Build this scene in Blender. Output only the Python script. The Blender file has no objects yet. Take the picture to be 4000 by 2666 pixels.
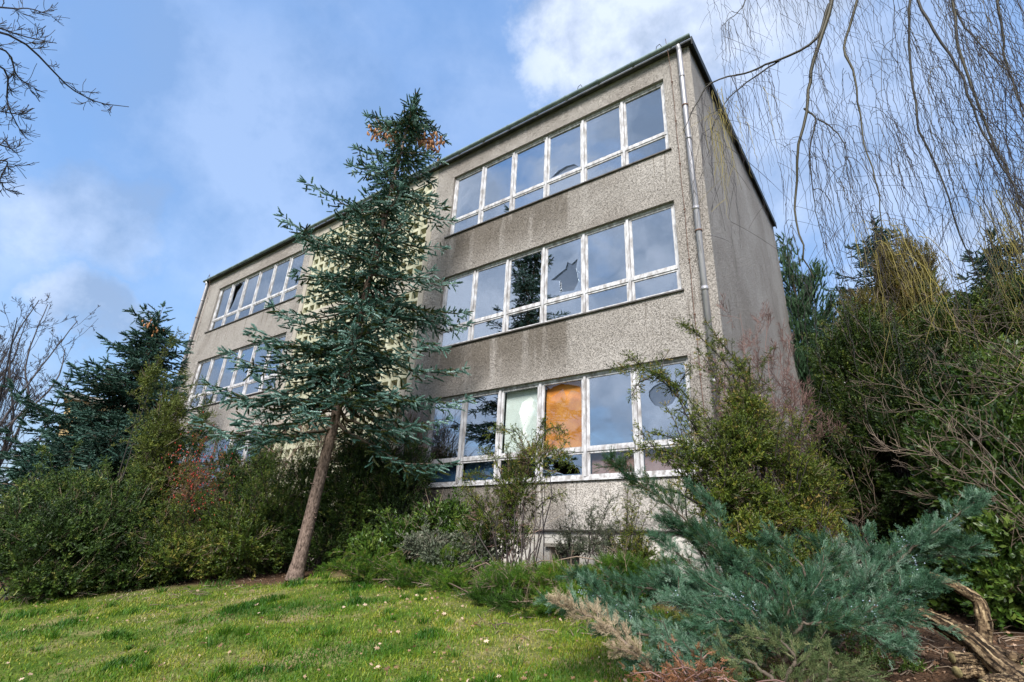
import bpy, bmesh, math
import numpy as np
from mathutils import Vector, Matrix
R = math.radians
sc = bpy.context.scene
COL = sc.collection

# ------------------------------------------------------------------ camera
F, YAW, PIT, ROL = 2046.83, -0.6346, 0.3959, 0.0505       # focal in px of the 4000 px photo
CAM = np.array([2.539, -8.608, 1.165])
_fw = np.array([math.sin(YAW)*math.cos(PIT), math.cos(YAW)*math.cos(PIT), math.sin(PIT)])
_r = np.array([math.cos(YAW), -math.sin(YAW), 0.0]); _u = np.cross(_r, _fw)
_rr = _r*math.cos(ROL)+_u*math.sin(ROL); _uu = -_r*math.sin(ROL)+_u*math.cos(ROL)
cd = bpy.data.cameras.new('camera'); cam = bpy.data.objects.new('camera', cd); COL.objects.link(cam)
cam.matrix_world = Matrix(((_rr[0], _uu[0], -_fw[0], CAM[0]), (_rr[1], _uu[1], -_fw[1], CAM[1]),
                           (_rr[2], _uu[2], -_fw[2], CAM[2]), (0, 0, 0, 1)))
cd.sensor_width = 36; cd.lens = F/4000*36; cd.clip_end = 2000; cd.clip_start = 0.05
sc.camera = cam

# ------------------------------------------------------------------ exposure, sky, sun
sc.view_settings.view_transform = 'Standard'; sc.view_settings.look = 'None'
sc.view_settings.exposure = 0.95; sc.view_settings.gamma = 1.0
SUN_AZ, SUN_EL = 157.0, 41.0        # degrees from +y towards +x, elevation: behind the camera, veiled by thin cloud

def vray(u, v):                     # direction through a pixel of the photo seen at 2353 px width
    s = 4000/2353
    return _fw+_rr*(u*s-2000)/F-_uu*(v*s-1333)/F
def at(u, v, y):                    # where that ray meets the plane y = const
    d = vray(u, v); return CAM+d*(y-CAM[1])/d[1]
def pt(u, v, r):                    # the point of that ray at horizontal distance r
    d = vray(u, v); return CAM+d*r/math.hypot(d[0], d[1])
def pxm(u, v, r):                   # metres per photo pixel (2353 px frame) at that point
    p = pt(u, v, r)-CAM; return (p@_fw)/F*4000/2353

world = bpy.data.worlds.new('World'); sc.world = world; world.use_nodes = True
nt = world.node_tree; nt.nodes.clear()
def N(tree, typ, **kw):
    n = tree.nodes.new(typ)
    for k, v in kw.items():
        if k.startswith('i_'): n.inputs[int(k[2:])].default_value = v
        else: setattr(n, k, v)
    return n
def Lk(tree, a, b): tree.links.new(a, b)
def build_world():
    t = nt
    sky = N(t, 'ShaderNodeTexSky', sky_type='NISHITA', sun_disc=False, sun_elevation=R(SUN_EL),
            sun_rotation=R(SUN_AZ), altitude=200, air_density=1.6, dust_density=1.0, ozone_density=3.0)
    tc = N(t, 'ShaderNodeTexCoord')
    # light high haze mixed into the blue, then cumulus clouds
    n1 = N(t, 'ShaderNodeTexNoise'); n1.inputs['Scale'].default_value = 2.1; n1.inputs['Detail'].default_value = 7
    n1.inputs['Roughness'].default_value = .55; n1.inputs['Distortion'].default_value = .5
    mp = N(t, 'ShaderNodeMapping'); mp.inputs['Scale'].default_value = (1.5, 1.0, 3.0); mp.inputs['Rotation'].default_value = (.35, .2, .6); Lk(t, tc.outputs['Generated'], mp.inputs[0])
    mp.inputs['Location'].default_value = (3.1, 1.3, .4)
    Lk(t, mp.outputs[0], n1.inputs['Vector'])
    n2 = N(t, 'ShaderNodeTexNoise'); n2.inputs['Scale'].default_value = 3.2; n2.inputs['Detail'].default_value = 8
    n2.inputs['Roughness'].default_value = .6
    Lk(t, tc.outputs['Generated'], n2.inputs['Vector'])
    sub = N(t, 'ShaderNodeVectorMath', operation='SUBTRACT'); Lk(t, n2.outputs['Color'], sub.inputs[0]); sub.inputs[1].default_value = (.5, .5, .5)
    sca = N(t, 'ShaderNodeVectorMath', operation='SCALE'); Lk(t, sub.outputs[0], sca.inputs[0]); sca.inputs['Scale'].default_value = .42
    add = N(t, 'ShaderNodeVectorMath', operation='ADD'); Lk(t, tc.outputs['Generated'], add.inputs[0]); Lk(t, sca.outputs[0], add.inputs[1])
    nrm = N(t, 'ShaderNodeVectorMath', operation='NORMALIZE'); Lk(t, add.outputs[0], nrm.inputs[0])
    last = None
    def blob(d, r0, r1, amt):
        nonlocal last
        d = np.array(d); d = d/np.linalg.norm(d)
        dot = N(t, 'ShaderNodeVectorMath', operation='DOT_PRODUCT'); Lk(t, nrm.outputs[0], dot.inputs[0]); dot.inputs[1].default_value = tuple(d)
        mr = N(t, 'ShaderNodeMapRange', interpolation_type='SMOOTHSTEP'); Lk(t, dot.outputs['Value'], mr.inputs[0])
        mr.inputs[1].default_value = math.cos(R(r1)); mr.inputs[2].default_value = math.cos(R(r0)); mr.inputs[3].default_value = 0; mr.inputs[4].default_value = amt
        if last is None: last = mr.outputs[0]
        else:
            m = N(t, 'ShaderNodeMath', operation='MAXIMUM'); Lk(t, last, m.inputs[0]); Lk(t, mr.outputs[0], m.inputs[1]); last = m.outputs[0]
    blob(vray(1440, 60), 4, 11, 1.0); blob(vray(1700, -20), 6, 14, .95); blob(vray(1650, 330), 3, 9, .6)
    blob(vray(1900, 300), 5, 16, .55); blob(vray(150, 580), 1, 7, .55); blob(vray(10, 640), 2, 8, .35)
    blob(vray(210, 810), 0, 4.5, .7); blob(vray(2330, 470), 1, 7, .7); blob(vray(2200, 650), 1, 10, .55)
    blob(vray(20, 1000), 2, 8, .4); blob(vray(600, 330), 6, 20, .30); blob(vray(950, 620), 2, 12, .25)
    blob(vray(2330, 850), 2, 8, .7)
    # the whole sky behind the camera carries broken cloud too
    cov = N(t, 'ShaderNodeMapRange', interpolation_type='SMOOTHSTEP'); Lk(t, n1.outputs['Fac'], cov.inputs[0])
    cov.inputs[1].default_value = .30; cov.inputs[2].default_value = .52; cov.inputs[4].default_value = .95
    sep = N(t, 'ShaderNodeSeparateXYZ'); Lk(t, tc.outputs['Generated'], sep.inputs[0])
    back = N(t, 'ShaderNodeMapRange', interpolation_type='SMOOTHSTEP'); Lk(t, sep.outputs['Y'], back.inputs[0])
    back.inputs[1].default_value = .05; back.inputs[2].default_value = -.3
    mb = N(t, 'ShaderNodeMath', operation='MULTIPLY'); Lk(t, cov.outputs[0], mb.inputs[0]); Lk(t, back.outputs[0], mb.inputs[1])
    mx = N(t, 'ShaderNodeMath', operation='MAXIMUM'); Lk(t, last, mx.inputs[0]); Lk(t, mb.outputs[0], mx.inputs[1])
    veil = N(t, 'ShaderNodeMapRange'); Lk(t, n1.outputs['Fac'], veil.inputs[0]); veil.inputs[1].default_value = .3; veil.inputs[2].default_value = .75
    veil.inputs[3].default_value = .0; veil.inputs[4].default_value = .30
    mx2 = N(t, 'ShaderNodeMath', operation='MAXIMUM'); Lk(t, mx.outputs[0], mx2.inputs[0]); Lk(t, veil.outputs[0], mx2.inputs[1])
    # sky blue: the physical sky lifted by a pale blue scatter
    sk = N(t, 'ShaderNodeVectorMath', operation='SCALE'); Lk(t, sky.outputs[0], sk.inputs[0]); sk.inputs['Scale'].default_value = SKYK
    ab = N(t, 'ShaderNodeVectorMath', operation='ADD'); Lk(t, sk.outputs[0], ab.inputs[0]); ab.inputs[1].default_value = SKYADD
    cr = N(t, 'ShaderNodeValToRGB'); Lk(t, n2.outputs['Fac'], cr.inputs[0])
    cr.color_ramp.elements[0].position = .42; cr.color_ramp.elements[0].color = CLD
    cr.color_ramp.elements[1].position = .57; cr.color_ramp.elements[1].color = CLL
    mix = N(t, 'ShaderNodeMix', data_type='RGBA'); Lk(t, mx2.outputs[0], mix.inputs[0]); Lk(t, ab.outputs[0], mix.inputs[6]); Lk(t, cr.outputs[0], mix.inputs[7])
    bg = N(t, 'ShaderNodeBackground'); Lk(t, mix.outputs[2], bg.inputs[0]); bg.inputs[1].default_value = .1
    out = N(t, 'ShaderNodeOutputWorld'); Lk(t, bg.outputs[0], out.inputs[0])
SKYK = .50; SKYADD = (.66, 1.42, 3.05); CLD = (1.9, 2.5, 3.6, 1); CLL = (4.3, 4.9, 6.1, 1)   # times the 0.1 background strength
build_world()
sd = bpy.data.lights.new('sun', 'SUN'); sd.energy = 3.6; sd.angle = R(22); sd.color = (1, .965, .92)
so = bpy.data.objects.new('sun', sd); COL.objects.link(so)
_sv = Vector((math.sin(R(SUN_AZ))*math.cos(R(SUN_EL)), math.cos(R(SUN_AZ))*math.cos(R(SUN_EL)), math.sin(R(SUN_EL))))
so.rotation_euler = _sv.to_track_quat('Z', 'Y').to_euler(); so.location = (0, -20, 30)

# ------------------------------------------------------------------ helpers
rng = np.random.default_rng(7)
def tag(o, label=None, cat=None, group=None, kind=None):
    if label: o['label'] = label
    if cat: o['category'] = cat
    if group: o['group'] = group
    if kind: o['kind'] = kind
    return o
def empty(name, loc, label, cat, group=None):
    o = bpy.data.objects.new(name, None); COL.objects.link(o); o.location = tuple(float(a) for a in loc); o.empty_display_size = .3
    return tag(o, label, cat, group)
def setparent(o, p):
    if p is None: return
    o.parent = p; loc = Vector((0, 0, 0)); q = p
    while q is not None: loc += q.location; q = q.parent
    o.location = -loc if o.location.length == 0 else o.location-loc
class Acc:                          # triangle soup
    def __init__(s): s.V = []; s.T = []; s.A = []; s.n = 0
    def add(s, V, T, a=.5):
        V = np.asarray(V, float).reshape(-1, 3); T = np.asarray(T, np.int64).reshape(-1, 3)
        s.V.append(V); s.T.append(T+s.n); s.A.append(np.broadcast_to(np.asarray(a, float), (len(T),)).copy()); s.n += len(V)
    def build(s, name, mat, parent=None, smooth=False):
        V = np.concatenate(s.V); T = np.concatenate(s.T); A = np.concatenate(s.A)
        me = bpy.data.meshes.new(name); me.vertices.add(len(V)); me.vertices.foreach_set('co', V.astype(np.float32).ravel())
        me.loops.add(len(T)*3); me.loops.foreach_set('vertex_index', T.astype(np.int32).ravel())
        me.polygons.add(len(T)); me.polygons.foreach_set('loop_start', np.arange(0, len(T)*3, 3, dtype=np.int32))
        me.polygons.foreach_set('loop_total', np.full(len(T), 3, np.int32))
        if smooth: me.polygons.foreach_set('use_smooth', np.ones(len(T), bool))
        at_ = me.attributes.new('rnd', 'FLOAT', 'FACE'); at_.data.foreach_set('value', A.astype(np.float32))
        me.update(calc_edges=True); me.materials.append(mat)
        o = bpy.data.objects.new(name, me); COL.objects.link(o); setparent(o, parent); return o
    def tube(s, P, rad, n=4, a=.5, cap=False):
        P = np.asarray(P, float); k = len(P); rad = np.broadcast_to(np.asarray(rad, float), (k,))
        d = np.gradient(P, axis=0); d /= np.linalg.norm(d, axis=1)[:, None]+1e-9
        m = d.mean(0); ref = np.array([0, 0, 1.0]) if abs(m[2]) < .75*np.linalg.norm(m) else np.array([1.0, 0, 0])
        x = np.cross(d, ref); x /= np.linalg.norm(x, axis=1)[:, None]+1e-9; y = np.cross(d, x)
        th = np.arange(n)*2*np.pi/n
        V = P[:, None]+rad[:, None, None]*(x[:, None]*np.cos(th)[None, :, None]+y[:, None]*np.sin(th)[None, :, None])
        i = np.arange(k-1)[:, None]*n; j = np.arange(n)[None]; j2 = (j+1) % n
        A_, B, C, D = i+j, i+j2, i+n+j2, i+n+j
        T = np.concatenate([np.stack([A_, B, C], -1).reshape(-1, 3), np.stack([A_, C, D], -1).reshape(-1, 3)])
        V = V.reshape(-1, 3)
        if cap:
            V = np.concatenate([V, P[:1], P[-1:]]); c0, c1 = k*n, k*n+1; jj = np.arange(n); e = (k-1)*n
            T = np.concatenate([T, np.stack([np.full(n, c0), (jj+1) % n, jj], -1), np.stack([np.full(n, c1), e+jj, e+(jj+1) % n], -1)])
        s.add(V, T, a)
    def inst(s, tmpl, pos, dirs, scale, a=None, up=None):
        V, T = tmpl; n = len(pos)
        if n == 0: return
        pos = np.asarray(pos, float); d = np.asarray(dirs, float); d = d/(np.linalg.norm(d, axis=1)[:, None]+1e-9)
        if up is None: ref = rng.normal(size=(n, 3))
        else: ref = np.asarray(up, float)+rng.normal(size=(n, 3))*.25
        x = np.cross(ref, d); x /= np.linalg.norm(x, axis=1)[:, None]+1e-9; y = np.cross(d, x)
        M = np.stack([x, y, d], -1)
        W = np.einsum('nij,vj->nvi', M, V)*np.broadcast_to(np.asarray(scale, float), (n,))[:, None, None]+pos[:, None]
        Tn = T[None]+(np.arange(n)*len(V))[:, None, None]
        if a is None: a = rng.random(n)
        aa = np.clip(np.repeat(np.asarray(a, float), len(T))+rng.normal(size=n*len(T))*.06, 0, 1)
        s.add(W, Tn, aa)
class QB:                           # boxes and quads for built things, world coordinates
    def __init__(s): s.V = []; s.F = []
    def box(s, x0, x1, y0, y1, z0, z1):
        b = len(s.V); s.V += [(x, y, z) for z in (z0, z1) for y in (y0, y1) for x in (x0, x1)]
        s.F += [tuple(b+i for i in f) for f in ((0, 2, 3, 1), (4, 5, 7, 6), (0, 1, 5, 4), (2, 6, 7, 3), (0, 4, 6, 2), (1, 3, 7, 5))]
    def quad(s, *p): b = len(s.V); s.V += [tuple(map(float, q)) for q in p]; s.F.append(tuple(range(b, b+len(p))))
    def build(s, name, mat, parent=None, bevel=0):
        me = bpy.data.meshes.new(name); me.from_pydata(s.V, [], s.F); me.update(); me.materials.append(mat)
        o = bpy.data.objects.new(name, me); COL.objects.link(o); setparent(o, parent)
        if bevel:
            m = o.modifiers.new('bevel', 'BEVEL'); m.width = bevel; m.segments = 1
        return o

# ------------------------------------------------------------------ materials
def newmat(name):
    m = bpy.data.materials.new(name); m.use_nodes = True; t = m.node_tree; t.nodes.clear()
    o = N(t, 'ShaderNodeOutputMaterial'); return m, t, o
def ramp(t, stops):
    r = N(t, 'ShaderNodeValToRGB'); e = r.color_ramp.elements
    while len(e) < len(stops): e.new(.5)
    for i, (p, c) in enumerate(stops): e[i].position = p; e[i].color = (*c, 1)
    return r
def noise(t, scale, detail=4, rough=.55, vec=None, dist=0):
    n = N(t, 'ShaderNodeTexNoise'); n.inputs['Scale'].default_value = scale; n.inputs['Detail'].default_value = detail
    n.inputs['Roughness'].default_value = rough; n.inputs['Distortion'].default_value = dist
    if vec is not None: Lk(t, vec, n.inputs['Vector'])
    return n
def foliage(name, stops, trans=.25, rough=.55, spec=.3):
    m, t, o = newmat(name)
    a = N(t, 'ShaderNodeAttribute', attribute_name='rnd'); r = ramp(t, stops); Lk(t, a.outputs['Fac'], r.inputs[0])
    trans *= .6
    p = N(t, 'ShaderNodeBsdfPrincipled'); p.inputs['Roughness'].default_value = rough; p.inputs['Specular IOR Level'].default_value = spec
    Lk(t, r.outputs[0], p.inputs['Base Color'])
    if trans:
        tr = N(t, 'ShaderNodeBsdfTranslucent'); Lk(t, r.outputs[0], tr.inputs[0])
        mx = N(t, 'ShaderNodeMixShader'); mx.inputs[0].default_value = trans; Lk(t, p.outputs[0], mx.inputs[1]); Lk(t, tr.outputs[0], mx.inputs[2]); Lk(t, mx.outputs[0], o.inputs[0])
    else: Lk(t, p.outputs[0], o.inputs[0])
    return m
def bark(name, c0, c1, scale=30, bump=.5, stretch=(1, 1, .3)):
    m, t, o = newmat(name); g = N(t, 'ShaderNodeNewGeometry'); mp = N(t, 'ShaderNodeMapping'); mp.inputs['Scale'].default_value = stretch
    Lk(t, g.outputs['Position'], mp.inputs[0]); n = noise(t, scale, 6, .65, mp.outputs[0]); r = ramp(t, [(.35, c0), (.65, c1)]); Lk(t, n.outputs[0], r.inputs[0])
    p = N(t, 'ShaderNodeBsdfPrincipled'); p.inputs['Roughness'].default_value = .9; p.inputs['Specular IOR Level'].default_value = .15; Lk(t, r.outputs[0], p.inputs[0])
    b = N(t, 'ShaderNodeBump'); b.inputs['Strength'].default_value = bump; b.inputs['Distance'].default_value = .02; Lk(t, n.outputs[0], b.inputs['Height']); Lk(t, b.outputs[0], p.inputs['Normal'])
    Lk(t, p.outputs[0], o.inputs[0]); return m
def simple(name, c0, c1, scale=8, rough=.6, metal=0, bump=0, stretch=(1, 1, 1), spec=.4):
    m, t, o = newmat(name); g = N(t, 'ShaderNodeNewGeometry'); mp = N(t, 'ShaderNodeMapping'); mp.inputs['Scale'].default_value = stretch
    Lk(t, g.outputs['Position'], mp.inputs[0]); n = noise(t, scale, 5, .6, mp.outputs[0]); r = ramp(t, [(.35, c0), (.65, c1)]); Lk(t, n.outputs[0], r.inputs[0])
    p = N(t, 'ShaderNodeBsdfPrincipled'); p.inputs['Roughness'].default_value = rough; p.inputs['Metallic'].default_value = metal; p.inputs['Specular IOR Level'].default_value = spec
    Lk(t, r.outputs[0], p.inputs[0])
    if bump:
        b = N(t, 'ShaderNodeBump'); b.inputs['Strength'].default_value = bump; b.inputs['Distance'].default_value = .01; Lk(t, n.outputs[0], b.inputs['Height']); Lk(t, b.outputs[0], p.inputs['Normal'])
    Lk(t, p.outputs[0], o.inputs[0]); return m

def plaster_mat():
    m, t, o = newmat('roughcast'); g = N(t, 'ShaderNodeNewGeometry'); pos = g.outputs['Position']
    # raked roughcast: small curly furrows
    d = noise(t, 7, 3, .5, pos)
    sub = N(t, 'ShaderNodeVectorMath', operation='SCALE'); Lk(t, d.outputs['Color'], sub.inputs[0]); sub.inputs['Scale'].default_value = .12
    av = N(t, 'ShaderNodeVectorMath', operation='ADD'); Lk(t, pos, av.inputs[0]); Lk(t, sub.outputs[0], av.inputs[1])
    mp = N(t, 'ShaderNodeMapping'); mp.inputs['Scale'].default_value = (1, 1, 1.8); Lk(t, av.outputs[0], mp.inputs[0])
    n1 = noise(t, 40, 4, .68, mp.outputs[0]); n3 = noise(t, 60, 2, .6, pos)
    pit = N(t, 'ShaderNodeMapRange', interpolation_type='SMOOTHSTEP'); Lk(t, n1.outputs[0], pit.inputs[0]); pit.inputs[1].default_value = .535; pit.inputs[2].default_value = .585
    # large weather stains, drawn out downwards
    mp2 = N(t, 'ShaderNodeMapping'); mp2.inputs['Scale'].default_value = (1.4, 1.4, .22); Lk(t, pos, mp2.inputs[0])
    st = noise(t, 1.6, 6, .65, mp2.outputs[0]); big = noise(t, .38, 4, .55, pos, .4)
    base = ramp(t, [(.3, (.305, .272, .242)), (.5, (.405, .370, .335)), (.7, (.50, .462, .425))]); Lk(t, big.outputs[0], base.inputs[0])
    # stains below the window bands, left of centre of each wing (as weathered there)
    sep = N(t, 'ShaderNodeSeparateXYZ'); Lk(t, pos, sep.inputs[0])
    def mr(src, a, b, c=0, d_=1, sm=True):
        q = N(t, 'ShaderNodeMapRange'); q.interpolation_type = 'SMOOTHSTEP' if sm else 'LINEAR'
        Lk(t, src, q.inputs[0]); q.inputs[1].default_value = a; q.inputs[2].default_value = b; q.inputs[3].default_value = c; q.inputs[4].default_value = d_; return q.outputs[0]
    def mul(a, b, op='MULTIPLY'):
        q = N(t, 'ShaderNodeMath', operation=op)
        for i, s_ in enumerate((a, b)):
            if isinstance(s_, (int, float)): q.inputs[i].default_value = s_
            else: Lk(t, s_, q.inputs[i])
        return q.outputs[0]
    mx = mul(mr(sep.outputs['X'], -6.7, -5.6), mul(mul(mr(sep.outputs['X'], -2.36, -2.46), .6), mul(mr(sep.outputs['X'], -.6, -2.4), mr(sep.outputs['Z'], 2.6, 3.4, .1, .4)), 'ADD'))
    frac = mul(mul(sep.outputs['Z'], -2.58+3.3, 'ADD'), 3.3, 'MODULO')       # height above the sill of its own storey
    mz = mr(frac, 1.7, 2.9)
    stain = mul(mul(mx, mz), mr(st.outputs[0], .30, .50))
    streak = mr(st.outputs[0], .55, .8, 0, .55)
    mp3 = N(t, 'ShaderNodeMapping'); mp3.inputs['Scale'].default_value = (5.5, 5.5, .22); Lk(t, pos, mp3.inputs[0])
    drip = mul(mr(noise(t, 2.2, 4, .6, mp3.outputs[0]).outputs[0], .56, .66), mr(frac, 1.9, 3.25, 0, .75))
    stt = mul(mul(stain, streak, 'MAXIMUM'), drip, 'MAXIMUM')
    m1 = N(t, 'ShaderNodeMix', data_type='RGBA'); Lk(t, mul(stt, .72), m1.inputs[0]); Lk(t, base.outputs[0], m1.inputs[6]); m1.inputs[7].default_value = (.115, .092, .068, 1)
    m2 = N(t, 'ShaderNodeMix', data_type='RGBA'); Lk(t, mul(pit.outputs[0], mr(noise(t, 1.3, 3, .6, pos).outputs[0], .35, .65, .25, .62)), m2.inputs[0]); Lk(t, m1.outputs[2], m2.inputs[6]); m2.inputs[7].default_value = (.10, .085, .065, 1)
    m3 = N(t, 'ShaderNodeMix', data_type='RGBA', blend_type='MULTIPLY'); m3.inputs[0].default_value = .55; Lk(t, m2.outputs[2], m3.inputs[6])
    r3 = ramp(t, [(.32, (.50, .50, .50)), (.68, (1.32, 1.32, 1.32))]); Lk(t, n3.outputs[0], r3.inputs[0]); Lk(t, r3.outputs[0], m3.inputs[7])
    m4 = N(t, 'ShaderNodeMix', data_type='RGBA', blend_type='MULTIPLY'); Lk(t, mul(mul(mr(sep.outputs['Z'], 3.4, 2.5), mr(sep.outputs['X'], -4.6, -2.4)), mr(st.outputs[0], .72, .45)), m4.inputs[0]); Lk(t, m3.outputs[2], m4.inputs[6]); m4.inputs[7].default_value = (1.55, 1.58, 1.6, 1)   # plaster made paler low on the right
    p = N(t, 'ShaderNodeBsdfPrincipled'); p.inputs['Roughness'].default_value = .95; p.inputs['Specular IOR Level'].default_value = .1; Lk(t, m4.outputs[2], p.inputs[0])
    inv = mul(1.0, mul(pit.outputs[0], mul(n3.outputs[0], -.5), 'ADD'), 'SUBTRACT')
    b = N(t, 'ShaderNodeBump'); b.inputs['Strength'].default_value = 1.0; b.inputs['Distance'].default_value = .03; Lk(t, inv, b.inputs['Height']); Lk(t, b.outputs[0], p.inputs['Normal'])
    Lk(t, p.outputs[0], o.inputs[0]); return m
def glass_mat(name, tint, refl, rough=.012, wob=.5):
    m, t, o = newmat(name); g = N(t, 'ShaderNodeNewGeometry')
    n = noise(t, 1.3, 2, .5, g.outputs['Position']); b = N(t, 'ShaderNodeBump'); b.inputs['Strength'].default_value = wob; b.inputs['Distance'].default_value = .01; Lk(t, n.outputs[0], b.inputs['Height'])
    gl = N(t, 'ShaderNodeBsdfGlossy'); gl.inputs[0].default_value = (*tint, 1); gl.inputs['Roughness'].default_value = rough; Lk(t, b.outputs[0], gl.inputs['Normal'])
    d = N(t, 'ShaderNodeBsdfTransparent'); d.inputs[0].default_value = (.9, .93, .92, 1)
    mx = N(t, 'ShaderNodeMixShader'); mx.inputs[0].default_value = refl; Lk(t, d.outputs[0], mx.inputs[1]); Lk(t, gl.outputs[0], mx.inputs[2]); Lk(t, mx.outputs[0], o.inputs[0]); return m
M = {}
M['plaster'] = plaster_mat()
M['plinth'] = simple('plinth_render', (.46, .43, .38), (.74, .71, .65), 2.2, .9, 0, .3, (1, 1, .5), .1)
M['frame'] = simple('old_white_paint', (.27, .25, .24), (.66, .66, .68), 11, .6, 0, .3, (1, 1, .35))
M['sill'] = simple('dark_sheet_metal', (.05, .045, .04), (.12, .11, .10), 8, .6)
M['zinc'] = simple('weathered_zinc', (.30, .29, .30), (.46, .45, .47), 3, .45, .4, 0, (1, 1, .3))
M['gutter'] = simple('patinated_gutter', (.11, .15, .15), (.22, .28, .28), 4, .6, .1)
M['trim'] = simple('black_roof_trim', (.012, .014, .014), (.03, .035, .034), 5, .7)
M['roof'] = simple('roofing_felt', (.04, .04, .04), (.08, .08, .075), 5, .95)
M['concrete'] = simple('cream_concrete', (.32, .31, .21), (.50, .49, .36), 3.5, .9, 0, .3, (1, 1, .6), .1)
M['pier'] = simple('smooth_beige_pier', (.30, .27, .22), (.42, .38, .32), 2, .9, 0, .2, (1, 1, .3), .1)
M['rust'] = simple('rusty_rod', (.10, .05, .035), (.22, .13, .09), 20, .8)
M['glass'] = glass_mat('window_glass', (.80, .82, .85), .46)
M['clear'] = glass_mat('clear_glass', (.8, .84, .88), .09, .02)
M['inner'] = glass_mat('inner_glass', (.55, .58, .62), .34, .02)
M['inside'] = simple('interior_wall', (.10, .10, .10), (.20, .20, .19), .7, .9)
M['dark'] = simple('dark_interior', (.02, .02, .02), (.05, .05, .05), 2, .9)  # near-black colour stands in for the shade of unlit rooms
M['orange'] = simple('orange_board', (.58, .20, .035), (.80, .34, .07), 3, .7)
M['pale'] = simple('pale_green_board', (.74, .75, .72), (.86, .87, .84), 3, .6)
M['redb'] = simple('reddish_board', (.22, .10, .085), (.36, .22, .20), 2.5, .7)
M['blueb'] = simple('dark_blue_board', (.015, .04, .09), (.05, .12, .24), 4, .6)
M['spruce_bark'] = bark('spruce_bark', (.05, .034, .027), (.29, .21, .17), 34, .9, (1, 1, .45))
M['bark'] = bark('brown_bark', (.05, .038, .028), (.15, .12, .09), 30)
def wood_mat():
    m, t, o = newmat('peeling_wood'); g = N(t, 'ShaderNodeNewGeometry'); a = N(t, 'ShaderNodeAttribute', attribute_name='rnd')
    n = noise(t, 60, 5, .7, g.outputs['Position']); ad = N(t, 'ShaderNodeMath', operation='MULTIPLY_ADD'); Lk(t, n.outputs[0], ad.inputs[0]); ad.inputs[1].default_value = .7; Lk(t, a.outputs['Fac'], ad.inputs[2])
    sb = N(t, 'ShaderNodeMath', operation='SUBTRACT'); Lk(t, ad.outputs[0], sb.inputs[0]); sb.inputs[1].default_value = .35
    r = ramp(t, [(.1, (.022, .016, .011)), (.35, (.075, .050, .030)), (.6, (.19, .13, .075)), (.95, (.44, .33, .19))]); Lk(t, sb.outputs[0], r.inputs[0])
    p = N(t, 'ShaderNodeBsdfPrincipled'); p.inputs['Roughness'].default_value = .9; p.inputs['Specular IOR Level'].default_value = .12; Lk(t, r.outputs[0], p.inputs[0])
    b = N(t, 'ShaderNodeBump'); b.inputs['Strength'].default_value = 1; b.inputs['Distance'].default_value = .012; Lk(t, n.outputs[0], b.inputs['Height']); Lk(t, b.outputs[0], p.inputs['Normal']); Lk(t, p.outputs[0], o.inputs[0]); return m
M['wood'] = wood_mat()
M['cutwood'] = simple('mossy_cut_end', (.10, .085, .035), (.30, .24, .11), 45, .9)
M['palewood'] = bark('pale_twig_bark', (.30, .25, .19), (.52, .45, .36), 20, .2)
M['tantwig'] = foliage('tan_twigs', [(0, (.08, .055, .04)), (1, (.28, .21, .15))], 0)
M['redtwig'] = foliage('reddish_twigs', [(0, (.11, .06, .05)), (1, (.30, .18, .15))], 0)
M['darktwig'] = foliage('dark_twigs', [(0, (.022, .018, .02)), (1, (.07, .055, .05))], 0)
M['willow'] = foliage('willow_twigs', [(0, (.016, .011, .014)), (.5, (.045, .032, .030)), (.66, (.11, .09, .035)), (1, (.40, .32, .07))], 0)
M['willowlimb'] = foliage('willow_limb_bark', [(0, (.022, .018, .014)), (1, (.065, .055, .025))], 0)
M['spruce'] = foliage('blue_spruce_needles', [(0, (.09, .10, .02)), (.15, (.035, .062, .022)), (.35, (.030, .080, .052)), (.58, (.085, .185, .145)), (.8, (.23, .37, .32)), (1, (.42, .56, .51))], .1)
M['spruce2'] = foliage('dark_spruce_needles', [(0, (.015, .036, .018)), (.5, (.026, .068, .048)), (1, (.10, .19, .15))], .1)
M['cone'] = foliage('spruce_cones', [(0, (.20, .075, .028)), (1, (.48, .24, .10))], 0)
M['juniper'] = foliage('blue_juniper_sprays', [(0, (.05, .085, .018)), (.25, (.016, .050, .018)), (.55, (.040, .112, .055)), (.85, (.115, .225, .135)), (1, (.27, .38, .28))], .12)
M['gjuniper'] = foliage('green_juniper_sprays', [(0, (.016, .042, .005)), (.45, (.045, .115, .008)), (.85, (.13, .225, .015)), (1, (.24, .18, .05))], .15)
M['deadj'] = foliage('dead_juniper', [(0, (.20, .13, .07)), (1, (.52, .42, .28))], .1)
M['brownj'] = foliage('brown_juniper', [(0, (.09, .035, .015)), (1, (.32, .15, .07))], .1)
M['thuja'] = foliage('thuja_foliage', [(0, (.045, .042, .006)), (.6, (.12, .105, .018)), (1, (.24, .16, .04))], .15)
M['pine'] = foliage('pine_needles', [(0, (.020, .048, .020)), (1, (.065, .13, .06))], .1)
M['firethorn'] = foliage('firethorn_leaves', [(0, (.018, .034, .005)), (.45, (.060, .092, .010)), (.8, (.16, .19, .022)), (1, (.28, .19, .05))], .25, .5)
M['hedge'] = foliage('olive_hedge_leaves', [(0, (.012, .026, .004)), (.5, (.040, .072, .009)), (.85, (.115, .155, .018)), (1, (.22, .18, .04))], .2, .5)
M['privet'] = foliage('dark_evergreen_leaves', [(0, (.014, .028, .008)), (.5, (.036, .070, .012)), (.85, (.105, .16, .022)), (1, (.24, .23, .06))], .25, .55, .3)
M['yellowg'] = foliage('yellow_green_leaves', [(0, (.035, .055, .008)), (.6, (.10, .13, .018)), (1, (.20, .20, .04))], .25)
M['laurel'] = foliage('laurel_leaves', [(0, (.014, .036, .005)), (.5, (.045, .095, .010)), (1, (.15, .21, .035))], .2, .4, .45)
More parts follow.
